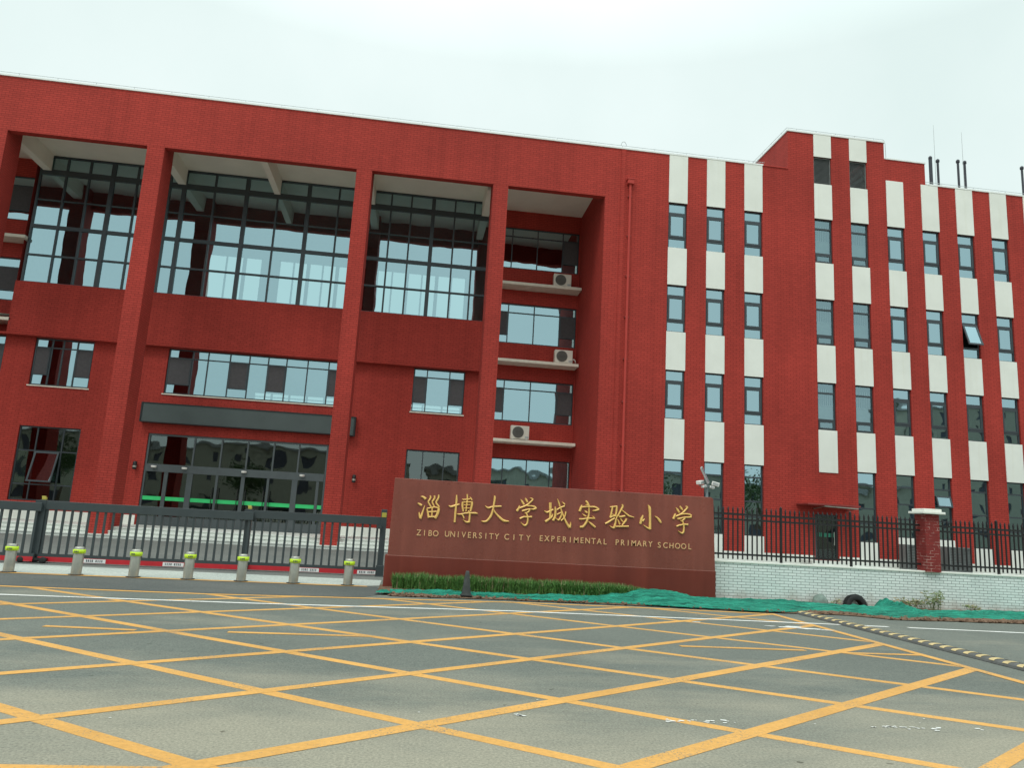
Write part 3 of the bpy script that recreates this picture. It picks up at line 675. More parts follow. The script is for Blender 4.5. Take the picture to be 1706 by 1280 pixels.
for x, h, lab in ((26.42,2.62,'dark roof vent pipe beside the low red roof block, thickest of them'),(26.85,2.5,'dark roof vent pipe, second from the low red roof block'),(28.05,2.62,'dark roof vent pipe, left one of a close pair'),(28.45,2.6,'dark roof vent pipe, right one of a close pair'),(31.9,2.7,'dark roof vent pipe standing alone near the right end')):
    t = thing('roof_vent_pipe', lab, 'vent pipe', (x, 34.6, 19.2), 'vent pipes on the roof')
    mb = MB(); mb.tube((0,0,0),(0,0,h+.35), .06 if x > 26.5 else .09, 10); mb.build('pipe', M['ventpipe'], t)
    mb = MB(); mb.lathe([(.06,h+.28),(.095,h+.30),(.095,h+.42),(.04,h+.48),(0,h+.48)], 12); mb.build('cowl', M['ventpipe'], t)
for x, h, lab in ((26.62,4.9,'thin lightning rod between the first two roof vent pipes'),(28.28,4.7,'thin lightning rod between the close pair of vent pipes'),(32.1,4.8,'thin lightning rod beside the lone roof vent pipe')):
    mb = MB(); mb.tube((0,0,0),(0,0,h), .018, 6, .008); mb.lathe([(.06,0),(.05,.05),(.02,.06)], 8); o = mb.build('lightning_rod', M['rodgrey']); o.location = (x, 34.5, 19.2); tag(o, lab, 'lightning rod', 'lightning rods on the roof')
def louvre(x0, x1, lab):
    t = thing('louvre_cabinet', lab, 'vent cabinet', ((x0+x1)/2, 32.6, .004), 'louvred cabinets at the wall foot'); w = (x1-x0)/2
    mb = MB(); bars(mb, -w, w, .30, 1.52, -.25, .6, .05); mb.box(-w, w, -.25, .35, .0, .30); mb.build('frame', M['louvre'], t)
    mb = MB()
    for q in range(16): z = .37+q*.07; mb.quad((-w+.05,-.24,z),(w-.05,-.24,z),(w-.05,-.17,z+.06),(-w+.05,-.17,z+.06))
    mb.build('louvre_blades', M['louvre'], t)
louvre(22.62, 24.15, 'grey louvred cabinet at the wall foot, left of the brick pier'); louvre(24.72, 25.85, 'grey louvred cabinet at the wall foot, right of the brick pier')

# ---------------------------------------------------------------- boundary wall, pier, fences
mb = MB(); mb.box(7.0, 32, 17.60, 17.84, 0, .90)
t = thing('boundary_wall', 'low white brick wall carrying the black fence', 'wall', (10, 17.7, 0))
o = mb.build('brickwork', M['wbrick'], t); o.location = (-10, -17.7, 0)
mb = MB(); mb.box(6.995, 32, 17.575, 17.865, .90, .945); o = mb.build('coping', M['panel'], t, bevel=.008); o.location = (-10, -17.7, 0)
t = thing('brick_pier', 'red brick pier with a pale cap between the fence panels', 'pier', (12.94, 17.69, 0))
mb = MB(); mb.box(-.19, .19, -.19, .19, .92, 2.34); mb.build('shaft', M['pbrick'], t)
mb = MB(); mb.box(-.30, .30, -.30, .30, 2.34, 2.40); mb.box(-.24, .24, -.24, .24, 2.40, 2.47); mb.build('pier_cap', M['panel'], t, bevel=.012)
def fence(x0, x1, posts, lab):
    t = thing('iron_fence', lab, 'fence', ((x0+x1)/2, 17.72, .945), 'black iron fences on the white wall'); cx = (x0+x1)/2
    for z in (2.06, 1.93, 1.10):
        mb = MB(); mb.box(x0-cx, x1-cx, -.018, .018, z-.023-.945, z+.023-.945); mb.build('rail', M['black'], t)
    for p in posts:
        mb = MB(); mb.box(p-cx-.024, p-cx+.024, -.026, .026, -.02, 2.27-.945); mb.lathe([(.024,1.325),(.026,1.335),(0,1.36)], 4, (p-cx,0,0)); mb.build('post', M['black'], t)
    edges = [x0] + list(posts) + [x1]
    for a, b in zip(edges[:-1], edges[1:]):
        if b - a < .2: continue
        n = max(1, round((b-a)/.1225)-1); mb = MB()
        for q in range(n):
            x = a + (b-a)*(q+1)/(n+1) - cx
            if q == 0 and abs(a-x0) > .01 or True:
                mb.box(x-.014, x+.014, -.014, .014, .04, 2.17-.945)
                mb.add([(x-.02,-.02,1.225),(x+.02,-.02,1.225),(x+.02,.02,1.225),(x-.02,.02,1.225),(x,0,1.31)], [(0,1,4),(1,2,4),(2,3,4),(3,0,4),(3,2,1,0)])
        mb.build('picket_panel', M['black'], t)
fence(7.2, 12.74, (9.05, 10.88), 'black iron picket fence between the stone sign and the brick pier'); fence(13.14, 22.3, (14.88, 16.7, 18.5, 20.35), 'black iron picket fence right of the brick pier')

# ---------------------------------------------------------------- stone sign with its lettering
t = thing('stone_sign', 'polished red granite school name wall with gold lettering', 'sign', (3.37, 17.2, 0))
mb = MB(); mb.box(-3.84, 3.80, .0, .46, -.05, .70); mb.build('base', M['basegranite'], t, bevel=.01)
mb = MB(); pr = [(-3.79,.704),(3.79,.704),(3.735,2.36),(3.69,2.405),(-3.765,2.405)]; mb.prism(pr, .012, .44); mb.build('slab', M['granite'], t, bevel=.008)
mb = MB(); mb.box(-3.795, 3.795, .009, .45, .699, .7055); mb.build('joint', M['jointpink'], t)
STROKES = [[[(0.214,2.02,0.0025),(0.274,2.011,0.0222),(0.328,1.97,0.0285)],[(0.153,1.869,0.0063),(0.205,1.847,0.0221),(0.251,1.821,0.0221)],[(0.203,1.672,0.0095),(0.217,1.604,0.0189),(0.241,1.537,0.0221)],[(0.242,1.531,0.0221),(0.271,1.638,0.0205),(0.3,1.752,0.0142),(0.319,1.835,0.0038)],[(0.42,2.054,0.0127),(0.433,2.004,0.019),(0.389,1.908,0.0174)],[(0.387,1.904,0.0158),(0.461,1.799,0.0174)],[(0.511,2.059,0.0159),(0.525,2.003,0.0191),(0.474,1.913,0.0174)],[(0.475,1.909,0.0159),(0.529,1.815,0.0143)],[(0.611,2.084,0.0127),(0.61,2.008,0.0191),(0.56,1.908,0.0175)],[(0.56,1.906,0.019),(0.643,1.809,0.0143)],[(0.369,1.762,0.0127),(0.394,1.683,0.019),(0.425,1.56,0.0221)],[(0.375,1.763,0.0127),(0.462,1.783,0.0127),(0.543,1.8,0.0127),(0.639,1.784,0.0143)],[(0.639,1.79,0.0222),(0.621,1.677,0.0285),(0.57,1.555,0.0253)],[(0.487,1.788,0.0143),(0.492,1.588,0.0158)],[(0.4,1.688,0.0126),(0.594,1.706,0.0143)],[(0.421,1.578,0.0142),(0.571,1.59,0.0158)]],[[(1.015,2.102,0.0128),(1.023,1.982,0.0207),(1.017,1.793,0.0207),(1.013,1.492,0.0206)],[(0.847,1.859,0.0032),(0.906,1.834,0.0191),(1.006,1.868,0.0223),(1.096,1.898,0.0096)],[(1.149,2.012,0.008),(1.2,2.008,0.0128),(1.333,2.032,0.0112)],[(1.253,2.132,0.016),(1.266,2.028,0.016),(1.255,1.87,0.0159),(1.253,1.744,0.0143)],[(1.315,2.075,0.0048),(1.353,2.033,0.016),(1.371,2.003,0.0128)],[(1.165,1.959,0.0191),(1.162,1.864,0.0207),(1.193,1.74,0.0159)],[(1.166,1.95,0.0112),(1.357,1.964,0.0128)],[(1.369,1.977,0.0192),(1.377,1.908,0.0239),(1.352,1.755,0.0191)],[(1.189,1.888,0.0089),(1.342,1.903,0.0096)],[(1.194,1.813,0.0089),(1.334,1.824,0.0089)],[(1.044,1.688,0.0048),(1.108,1.673,0.0143),(1.272,1.71,0.0143),(1.463,1.721,0.0191),(1.521,1.708,0.0048)],[(1.3,1.759,0.0159),(1.339,1.698,0.0191),(1.339,1.51,0.0191)],[(1.351,1.52,0.0222),(1.272,1.513,0.0159),(1.196,1.558,0.0038)],[(1.152,1.681,0.0095),(1.2,1.634,0.0159),(1.216,1.585,0.0111)]],[[(1.678,1.897,0.0048),(1.752,1.854,0.0192),(1.859,1.889,0.0144),(2.052,1.906,0.016)],[(1.873,2.134,0.0128),(1.889,2.084,0.0225),(1.876,1.937,0.0192),(1.863,1.829,0.0192),(1.821,1.675,0.024),(1.738,1.563,0.0207),(1.662,1.543,0.0159),(1.61,1.553,0.0032)],[(1.868,1.842,0.0096),(1.926,1.75,0.016),(2.021,1.661,0.0224),(2.122,1.591,0.0256),(2.245,1.579,0.0096)]],[[(2.482,2.09,0.0039),(2.528,2.035,0.0209),(2.57,1.974,0.0193)],[(2.588,2.122,0.0129),(2.616,2.085,0.021),(2.645,2.035,0.0177)],[(2.692,2.131,0.0032),(2.752,2.118,0.0145),(2.763,2.093,0.0161),(2.692,2.019,0.0161),(2.617,1.957,0.0161),(2.451,1.884,0.0161)],[(2.471,1.943,0.0145),(2.451,1.884,0.0225),(2.412,1.822,0.0257)],[(2.643,1.952,0.0129),(2.734,1.954,0.0129),(2.814,1.94,0.0194),(2.854,1.91,0.0177)],[(2.861,1.911,0.0194),(2.797,1.885,0.0177),(2.738,1.881,0.0097)],[(2.529,1.831,0.0161),(2.564,1.84,0.0177),(2.647,1.867,0.0145),(2.725,1.881,0.0161)],[(2.706,1.867,0.0193),(2.676,1.814,0.0145),(2.606,1.788,0.008)],[(2.592,1.797,0.008),(2.633,1.774,0.0161),(2.662,1.718,0.0177),(2.673,1.63,0.0177),(2.658,1.547,0.0193),(2.614,1.507,0.0176),(2.561,1.529,0.0128),(2.52,1.571,0.0032)],[(2.49,1.655,0.0193),(2.578,1.698,0.0161),(2.669,1.703,0.0161),(2.766,1.711,0.0193)]],[[(3.044,1.862,0.0048),(3.111,1.834,0.0194),(3.182,1.864,0.0162),(3.256,1.903,0.0162)],[(3.176,2.058,0.0291),(3.187,1.899,0.0259),(3.19,1.708,0.0226)],[(3.082,1.619,0.0258),(3.184,1.695,0.0194),(3.234,1.748,0.0194),(3.251,1.807,0.0032)],[(3.338,1.901,0.0129),(3.422,1.957,0.0146),(3.519,1.998,0.0162)],[(3.293,1.969,0.0129),(3.307,1.874,0.0226),(3.3,1.739,0.0226),(3.258,1.654,0.0242)],[(3.343,1.793,0.0113),(3.446,1.85,0.0113)],[(3.456,1.844,0.0146),(3.443,1.767,0.0178),(3.395,1.675,0.0178),(3.355,1.685,0.0113),(3.314,1.715,0.0039)],[(3.34,2.151,0.0065),(3.377,2.063,0.0146),(3.422,1.944,0.0146),(3.503,1.757,0.0162),(3.575,1.621,0.021),(3.652,1.517,0.0242)],[(3.658,1.517,0.0258),(3.669,1.588,0.0162),(3.671,1.645,0.0039)],[(3.551,1.875,0.0146),(3.535,1.778,0.0129),(3.505,1.719,0.0146),(3.448,1.658,0.0145)],[(3.449,2.084,0.0039),(3.497,2.051,0.0162),(3.518,2.027,0.0146)]],[[(4.006,2.143,0.0163),(4.048,2.107,0.0228),(4.08,2.045,0.0228),(4.085,2.013,0.0195)],[(4.003,2.056,0.0065),(4.063,2.053,0.0114)],[(3.924,2.042,0.013),(3.9,1.976,0.0244),(3.873,1.898,0.026)],[(3.913,1.99,0.0114),(3.998,2.008,0.0146),(4.118,2.015,0.0147),(4.238,2.015,0.0163),(4.327,1.968,0.0163)],[(4.333,1.969,0.0196),(4.248,1.938,0.0163),(4.168,1.927,0.0033)],[(3.988,1.924,0.0049),(4.016,1.896,0.0195),(4.057,1.876,0.0163)],[(3.942,1.841,0.0065),(3.979,1.814,0.0146),(4.033,1.791,0.0114)],[(3.87,1.722,0.0162),(3.95,1.726,0.0162),(4.088,1.75,0.0146),(4.241,1.752,0.0114)],[(4.179,1.806,0.0039),(4.207,1.782,0.013),(4.234,1.754,0.0098)],[(4.089,1.994,0.013),(4.094,1.859,0.0163),(4.069,1.742,0.0211),(4.032,1.644,0.0227),(3.963,1.557,0.0227),(3.891,1.544,0.0194)],[(4.084,1.679,0.0039),(4.159,1.626,0.0211),(4.255,1.554,0.0195)]],[[(4.588,2.035,0.0114),(4.668,2.049,0.0147),(4.761,2.064,0.0131)],[(4.748,2.06,0.0196),(4.745,1.957,0.0196),(4.728,1.84,0.018)],[(4.648,2.029,0.0164),(4.626,1.898,0.018),(4.602,1.794,0.0179)],[(4.595,1.794,0.0163),(4.661,1.826,0.0147),(4.735,1.84,0.0147)],[(4.64,1.873,0.0091),(4.714,1.852,0.0114)],[(4.781,1.862,0.0131),(4.744,1.776,0.0147),(4.727,1.672,0.0196),(4.697,1.562,0.0228)],[(4.703,1.565,0.0195),(4.65,1.572,0.013),(4.592,1.607,0.0026)],[(4.487,1.65,0.013),(4.559,1.689,0.0195),(4.637,1.744,0.0179),(4.71,1.787,0.0131)],[(4.875,2.113,0.0131),(4.889,2.068,0.0213),(4.851,1.982,0.018),(4.788,1.856,0.0163)],[(4.872,1.983,0.0082),(4.954,1.923,0.0137),(5.051,1.857,0.0164),(5.166,1.832,0.0082)],[(4.788,1.849,0.0065),(4.836,1.826,0.0196),(4.956,1.855,0.0164)],[(4.771,1.765,0.0098),(4.806,1.709,0.0147),(4.831,1.649,0.0163)],[(4.844,1.788,0.0131),(4.886,1.732,0.0131),(4.934,1.684,0.0091)],[(4.978,1.795,0.0229),(4.973,1.75,0.0212),(4.889,1.636,0.013)],[(4.729,1.599,0.0147),(4.856,1.605,0.0163),(5.044,1.619,0.018)]],[[(5.498,2.132,0.004),(5.537,2.076,0.0296),(5.55,1.96,0.0247),(5.557,1.766,0.0246),(5.558,1.579,0.0278)],[(5.565,1.589,0.0197),(5.497,1.608,0.0164),(5.404,1.664,0.0082)],[(5.385,1.892,0.0098),(5.35,1.793,0.0311),(5.326,1.689,0.0229)],[(5.424,1.81,0.0098),(5.378,1.756,0.0197)],[(5.667,1.888,0.0039),(5.736,1.847,0.0181),(5.792,1.785,0.0263),(5.823,1.741,0.0131)]],[[(6.177,2.113,0.005),(6.22,2.063,0.0231),(6.262,2.0,0.0165)],[(6.273,2.151,0.0132),(6.308,2.107,0.0215),(6.34,2.063,0.0132)],[(6.411,2.152,0.0133),(6.459,2.139,0.0166),(6.419,2.081,0.0182),(6.317,1.983,0.0165),(6.181,1.911,0.0165)],[(6.166,1.975,0.0132),(6.147,1.915,0.0231),(6.117,1.848,0.0247)],[(6.276,1.958,0.0132),(6.413,1.982,0.0132),(6.517,1.972,0.0166),(6.558,1.945,0.0199)],[(6.559,1.922,0.0199),(6.497,1.909,0.0165),(6.394,1.896,0.0132)],[(6.216,1.873,0.0165),(6.25,1.859,0.0198),(6.332,1.886,0.0149),(6.442,1.909,0.0149)],[(6.401,1.884,0.0165),(6.367,1.843,0.0165),(6.333,1.828,0.0099)],[(6.285,1.825,0.0066),(6.333,1.808,0.0149),(6.362,1.764,0.0149),(6.377,1.648,0.0165),(6.365,1.557,0.0198),(6.324,1.532,0.0165),(6.241,1.576,0.0049)],[(6.198,1.681,0.0165),(6.26,1.707,0.0165),(6.362,1.732,0.0165),(6.479,1.738,0.0198)]]]
for ch in STROKES:
    mb = MB()
    for si, s in enumerate(ch):
        P = [Vector((x-3.37, 0, z)) for x, z, _ in s]; W = [max(w*1.02, .005) for _, _, w in s]
        # smooth the brush path
        Q = []; V = []
        for i in range(len(P)-1):
            p0 = P[max(i-1,0)]; p1 = P[i]; p2 = P[i+1]; p3 = P[min(i+2,len(P)-1)]
            for k in range(4):
                u = k/4; Q.append(.5*((2*p1)+(p2-p0)*u+(2*p0-5*p1+4*p2-p3)*u*u+(3*p1-p0-3*p2+p3)*u**3)); V.append(W[i]*(1-u)+W[i+1]*u)
        Q.append(P[-1]); V.append(W[-1])
        y0 = -.012 - .0007*si; L = []; Rr = []
        for i in range(len(Q)):
            d = (Q[min(i+1,len(Q)-1)]-Q[max(i-1,0)]); d = d.normalized() if d.length > 1e-6 else Vector((1,0,0)); nn = Vector((-d.z, 0, d.x))
            L.append(Q[i]+nn*V[i]); Rr.append(Q[i]-nn*V[i])
        n = len(Q); vs = []
        for i in range(n): vs += [(L[i].x, y0, L[i].z), (Rr[i].x, y0, Rr[i].z), (L[i].x, .013, L[i].z), (Rr[i].x, .013, Rr[i].z), (Q[i].x, y0-.010, Q[i].z)]
        fs = []
        for i in range(n-1):
            a, b = i*5, i*5+5; fs += [(a, a+4, b+4, b), (a+4, a+1, b+1, b+4), (a+2, a, b, b+2), (a+1, a+3, b+3, b+1)]
        fs += [(0,2,3,1,4), ((n-1)*5, (n-1)*5+4, (n-1)*5+1, (n-1)*5+3, (n-1)*5+2)]
        mb.add(vs, fs)
    mb.build('brush_character', M['gold'], t)
def glyph(chr_, name):
    c = bpy.data.curves.new(name, 'FONT'); c.body = chr_; c.size = 1; c.extrude = .08; c.offset = .008; c.align_x = 'CENTER'
    o = bpy.data.objects.new(name, c); col.objects.link(o); bpy.context.view_layer.update()
    me = bpy.data.meshes.new_from_object(o.evaluated_get(bpy.context.evaluated_depsgraph_get())); bpy.data.objects.remove(o); return me
cache = {}
for word, x0, x1, z in (('ZIBO',.19,.65,1.16),('UNIVERSITY',.82,2.03,1.165),('CITY',2.17,2.75,1.17),('EXPERIMENTAL',2.96,4.54,1.18),('PRIMARY',4.74,5.62,1.18),('SCHOOL',5.75,6.57,1.17)):
    n = len(word); gw = .085; step_ = (x1-x0-gw)/(n-1); mb = MB()
    for i, chx in enumerate(word):
        if chx not in cache: cache[chx] = glyph(chx, 'glyph')
        me = cache[chx]; cx = x0+gw/2+step_*i-3.37; s_ = .182; sx = .165
        mb.add([(cx+v.co.x*sx, .006-v.co.z*.10-.004, z+v.co.y*s_) for v in me.vertices], [tuple(p.vertices) for p in me.polygons])
    mb.build('letter_row', M['palegold'], t)
for me in cache.values(): bpy.data.meshes.remove(me)

# ---------------------------------------------------------------- sliding gate
GA = math.atan2(19.82-19.33, 8.8); gd = Vector((math.cos(GA), math.sin(GA), 0)); gn = Vector((-gd.y, gd.x, 0))
def gate(s0, s1, off, ztop, lab, posts, caster, plates, endpost=False):
    base = Vector((-9.4, 19.33, 0)) + gd*(s0+s1)/2 + gn*off; L = (s1-s0)/2
    t = thing('sliding_gate', lab, 'gate', base, 'sections of the sliding gate', GA); c = (s0+s1)/2
    mb = MB(); mb.box(-L, L, -.05, .05, ztop-.20, ztop); mb.build('top_rail', M['gate'], t, bevel=.006)
    mb = MB(); mb.box(-L, L, -.045, .045, .085, .22); mb.build('bottom_rail', M['gate'], t)
    mb = MB(); mb.box(-L+.01, L-.01, -.053, -.046, .04, .15); mb.build('reflective_strip', M['gatered'], t)
    mb = MB(); n = round(2*L/.187)
    for q in range(n): x = -L + 2*L*(q+.5)/n; mb.box(x-.026, x+.026, -.02, .02, .22, ztop-.20)
    mb.build('bars', M['gate'], t)
    for p in posts:
        mb = MB(); mb.box(p-c-.075, p-c+.075, -.062, .062, .02, ztop+.02); mb.build('post', M['gate'], t, bevel=.006)
        mb = MB(); mb.box(p-c-.045, p-c+.045, -.045, .045, ztop+.022, ztop+.08); mb.box(p-c-.06, p-c+.03, -.03, .03, ztop+.08, ztop+.11); mb.build('latch_block', M['yellowlamp'], t, bevel=.008)
    for p in caster:
        k = MB(); k.box(p-c-.30, p-c+.30, -.16, .16, .07, .12); k.box(p-c-.06, p-c+.06, -.08, .08, .11, .20); ko = k.build('caster_bogie', M['black'], t)
        for q in (-.24, .24):
            wv = MB(); wv.lathe([(.0,-.03),(.06,-.03),(.075,-.02),(.075,.02),(.06,.03),(0,.03)], 18, (p-c+q, -.17, .075), 'y'); wv.build('wheel', M['rubber'], ko)
    for p in plates:
        k = MB(); k.box(p-c-.24, p-c+.24, -.062, -.0535, .05, .14); po = k.build('number_plate', M['plate'], t); g = MB()
        rr = random.Random(int(p*100))
        for q in range(9):
            if q == 4: continue
            xx = p-c-.19+q*.042
            for zz in (.072,.095,.117): g.box(xx, xx+rr.uniform(.016,.03), -.0645, -.0622, zz, zz+.008)
            g.box(xx+rr.uniform(0,.02), xx+.026, -.0643, -.0622, .073, .122)
        g.build('print', M['glyph'], po)
    if endpost:
        x = L+.05
        k = MB(); k.box(x-.075, x+.075, -.075, .075, .02, 1.70); k.box(x-.11, x+.11, -.12, .12, .0, .03); k.box(x-.10, x+.10, -.10, .10, .03, .28); k.build('end_post', M['gate'], t, bevel=.008)
        k = MB(); k.box(x-.06, x+.06, -.085, -.076, 1.50, 1.62); k.build('sticker', M['yellowlamp'], t)
        k = MB(); k.box(x-.16, x-.04, -.16, .05, 1.20, 1.30); k.build('buffer', M['gate'], t)
gate(-6.0, .75, 0, 1.40, 'charcoal sliding gate section at the far left, with the lowest top rail', (), (), (-3.5,))
gate(.55, 5.55, .14, 1.45, 'charcoal sliding gate section standing on the black wheels, between two posts', (.72,), (.72,), (2.05, 3.82))
gate(5.3, 8.72, .28, 1.50, 'charcoal sliding gate section ending at the tall post beside the stone sign', (5.42,), (), (7.02, 8.45), True)

# ---------------------------------------------------------------- bollards
def bollard():
    t = thing('bollard', 'x', 'bollard', (0,0,0), 'steel bollards in front of the gate')
    mb = MB(); mb.lathe([(.10,0),(.10,.535),(.095,.55)], 28); mb.build('tube', M['steel'], t)
    mb = MB(); mb.lathe([(.101,.43),(.120,.435),(.120,.51),(.101,.515)], 28); bo = mb.build('reflective_band', M['lime'], t)
    g = MB()
    for k, a in enumerate((-1.9,-1.68,-1.5,-1.3)): c, s = math.cos(a), math.sin(a); u = Vector((-s, c, 0)); p = Vector((c, s, 0))*.1215; g.quad(p-u*.008+Vector((0,0,.455)), p+u*.008+Vector((0,0,.455)), p+u*.008+Vector((0,0,.49)), p-u*.008+Vector((0,0,.49)))
    g.build('mark', M['glyph'], bo)
    mb = MB(); mb.lathe([(.0,.565),(.075,.565),(.092,.557),(.096,.54)], 28); mb.build('cap', M['steel'], t, )
    mb = MB(); mb.lathe([(.145,.004),(.145,.012),(.101,.016)], 28); mb.build('ground_ring', M['rubber'], t)
    return t
b0 = bollard()
BO = [(-7.98,16.88,'leftmost steel bollard with lime band, left of the black gate wheels'),(-6.70,16.92,'steel bollard with lime band, just right of the black gate wheels'),(-5.60,16.98,'third steel bollard from the left, beside the left white number plate'),(-4.53,17.05,'middle steel bollard with lime band, fourth of the seven'),(-3.46,17.12,'steel bollard in front of the gate post with the yellow block'),(-2.38,17.19,'steel bollard second nearest the stone sign'),(-1.23,17.28,'rightmost steel bollard, nearest the stone sign')]
for i, (x, y, lab) in enumerate(BO):
    o = b0 if i == 0 else copy_tree(b0)
    o.location = (x, y, .008); o.rotation_euler = (0, 0, rnd.uniform(-.3, .3)); o['label'] = lab

# ---------------------------------------------------------------- camera pole behind the sign
t = thing('lamp_pole', 'grey pole with a solar panel and four white lamps behind the stone sign', 'lamp', (7.38, 18.3, 0))
mb = MB(); mb.tube((0,0,0),(0,0,2.80), .035, 10); mb.lathe([(.12,0),(.12,.02),(.04,.03)], 12); mb.build('pole', M['polegrey'], t)
mb = MB(); d = Vector((.17,0,-.34)).normalized(); n_ = Vector((0,1,0)); u = d.cross(n_)
def obox(mb, c, ax, ay, az, a, b, e):
    vs = [c+ax*sx*a+ay*sy*b+az*sz*e for sz in (-1,1) for sy in (-1,1) for sx in (-1,1)]
    mb.add(vs, [(0,2,3,1),(4,5,7,6),(0,1,5,4),(1,3,7,5),(3,2,6,7),(2,0,4,6)])
tilt = (n_*.86+Vector((1,0,.25))*.45).normalized(); u = d.cross(tilt).normalized(); tilt = u.cross(d).normalized()
obox(mb, Vector((-.08,-.05,3.00)), d, tilt, u, .20, .12, .014); so = mb.build('solar_panel', M['solar'], t)
mb = MB()
for a, b, ea, eb in ((0,-.127,.214,.007),(0,.127,.214,.007),(-.207,0,.007,.12),(.207,0,.007,.12)): obox(mb, Vector((-.08,-.05,3.00))+d*a+tilt*b, d, tilt, u, ea, eb, .020)
mb.build('panel_rim', M['rodgrey'], so)
mb = MB(); mb.tube((0,0,2.76),(-.02,-.03,2.90), .03, 8); mb.tube((-.22,-.02,2.74),(.24,-.02,2.72), .014, 6); mb.build('bracket', M['polegrey'], t)
for c, s, yw in (((-.20,-.06,2.81),1.0,.5),((-.11,-.08,2.715),.72,.3),((.20,-.06,2.79),1.1,-.35),((.10,-.08,2.70),.68,-.2)):
    mb = MB(); rz = Matrix.Rotation(yw, 3, 'Z') @ Matrix.Rotation(.25 if yw < 0 else -.2, 3, 'Y')
    ax, ay, az = rz @ Vector((1,0,0)), rz @ Vector((0,1,0)), rz @ Vector((0,0,1)); obox(mb, Vector(c), ax, ay, az, .085*s, .07*s, .045*s); lo = mb.build('lamp_head', M['camwhite'], t, bevel=.012)
    mb = MB(); obox(mb, Vector(c)-ay*.071*s, ax, ay, az, .065*s, .004, .03*s); mb.build('lens', M['rodgrey'], lo)

# ---------------------------------------------------------------- soil, net, hedge, cone, tyre, weeds
def nv(x, y, z=0): return noise.noise(Vector((x, y, z)))
def lerp(tbl, x):
    for (a, va), (b, vb) in zip(tbl[:-1], tbl[1:]):
        if x <= b: u = max(0, min(1, (x-a)/(b-a))); u = u*u*(3-2*u); return va+(vb-va)*u
    return tbl[-1][1]
def field(name, x0, x1, nx, ny, yf, yb, h, mat):
    mb = MB(); vs = []
    for i in range(nx+1):
        x = x0+(x1-x0)*i/nx; a, b = yf(x), yb(x)
        for j in range(ny+1): v = j/ny; y = a+(b-a)*v; vs.append((x, y, h(x, y, v)))
    mb.add(vs, [(i*(ny+1)+j, (i+1)*(ny+1)+j, (i+1)*(ny+1)+j+1, i*(ny+1)+j+1) for i in range(nx) for j in range(ny)], 0, True)
    return mb.build(name, mat)
SF = [(-.55,16.1),(-.2,15.45),(2,15.6),(5,15.62),(7.6,15.38),(9.3,15.50),(10.3,15.02),(11.8,15.2),(14,15.35),(20,15.4),(32,15.4)]
def soil_h(x, y, v):
    e = min(1, v*9)*min(1,(x+.55)*3); return .016+e*(.025+.020*nv(x*1.5,y*1.5)+.018*nv(x*7,y*7)+.012*nv(x*19,y*19))
struct(field('soil', -.54, 32, 420, 26, lambda x: lerp(SF, x)+.06*nv(x*2.1,3)+.03*nv(x*9,5), lambda x: 17.66, soil_h, M['soil']))
NF = [(-.3,15.95),(0,15.75),(1.5,15.80),(3,15.70),(4.5,15.72),(6,15.50),(7.5,15.34),(8.9,15.80),(9.6,15.72),(10.4,15.22),(11.5,15.45),(12.5,15.72),(13.4,15.70),(14.1,16.0),(15,15.9),(16,15.8),(18,16.0)]
NB = [(-.3,16.15),(1,16.25),(2,16.20),(3,16.32),(4.2,16.62),(4.8,17.05),(6,17.16),(7,17.17),(7.4,17.4),(9,17.5),(9.7,17.2),(10.3,17.0),(10.9,17.0),(11.35,17.4),(11.7,17.2),(12.1,16.7),(13,16.9),(13.5,17.2),(14,17.3),(15,17.5),(18,17.55)]
NH = [(-.3,.03),(1,.05),(4,.05),(4.7,.12),(5.25,.25),(5.75,.23),(6.4,.13),(7.2,.10),(8.5,.10),(9.6,.08),(10.2,.07),(10.9,.07),(11.05,.09),(11.22,.15),(11.36,.28),(11.46,.17),(11.62,.08),(12,.06),(13,.06),(15,.07),(18,.05)]
PKY = [(-.3,.55),(4,.6),(5.4,.60),(7,.55),(10,.7),(11.0,.8),(11.36,.90),(11.7,.8),(13,.6),(18,.6)]
def net_h(x, y, v):
    pk = lerp(PKY, x); prof = math.sin(math.pi*min(1, v/(2*pk)) if v < pk else math.pi*(.5+.5*(v-pk)/(1-pk)*.75)); prof = max(0, prof)
    wr = .034*nv(x*1.1, y*7, 1)+.026*nv(x*2.6+y*2, y*13, 4)+.022*abs(nv(x*5, y*22, 9))+.018*nv(x*9-y*6, y*9, 2)
    rip = .022*math.sin(y*30+3*nv(x*.9, y*1.2)+x*.8)
    return .034+lerp(NH, x)*(.72 if x > 6.2 else .9)*prof**.8+(wr+rip*.6+.012)*min(1, v*6)*min(1,(1-v)*5+.35)
o = field('debris_net', -.28, 17.5, 720, 56, lambda x: lerp(NF, x)+.10*nv(x*1.9,1)+.05*nv(x*7,2), lambda x: lerp(NB, x)+.05*nv(x*2,7)*(0 if 4.6 < x < 7.3 else 1), net_h, M['net'])
so = o.modifiers.new('thickness', 'SOLIDIFY'); so.thickness = .006
tag(o, 'crumpled green debris netting spread along the foot of the sign and wall', 'netting')
mb = MB(); vs = []
for i in range(13):
    for j in range(9): vs.append((-.55+.30*i/12+.03*nv(j,i*.7), 15.62+.26*j/8+.03*nv(i,j*.6,3), .05+.05*math.sin(math.pi*i/12)*math.sin(math.pi*j/8)+.02*nv(i*.9,j*.9,5)))
mb.add(vs, [(i*9+j,(i+1)*9+j,(i+1)*9+j+1,i*9+j+1) for i in range(12) for j in range(8)], 0, True)
o = mb.build('net_scrap', M['net']); tag(o, 'small loose scrap of green net beside the foot of the gate post', 'net scrap')
mb = MB()
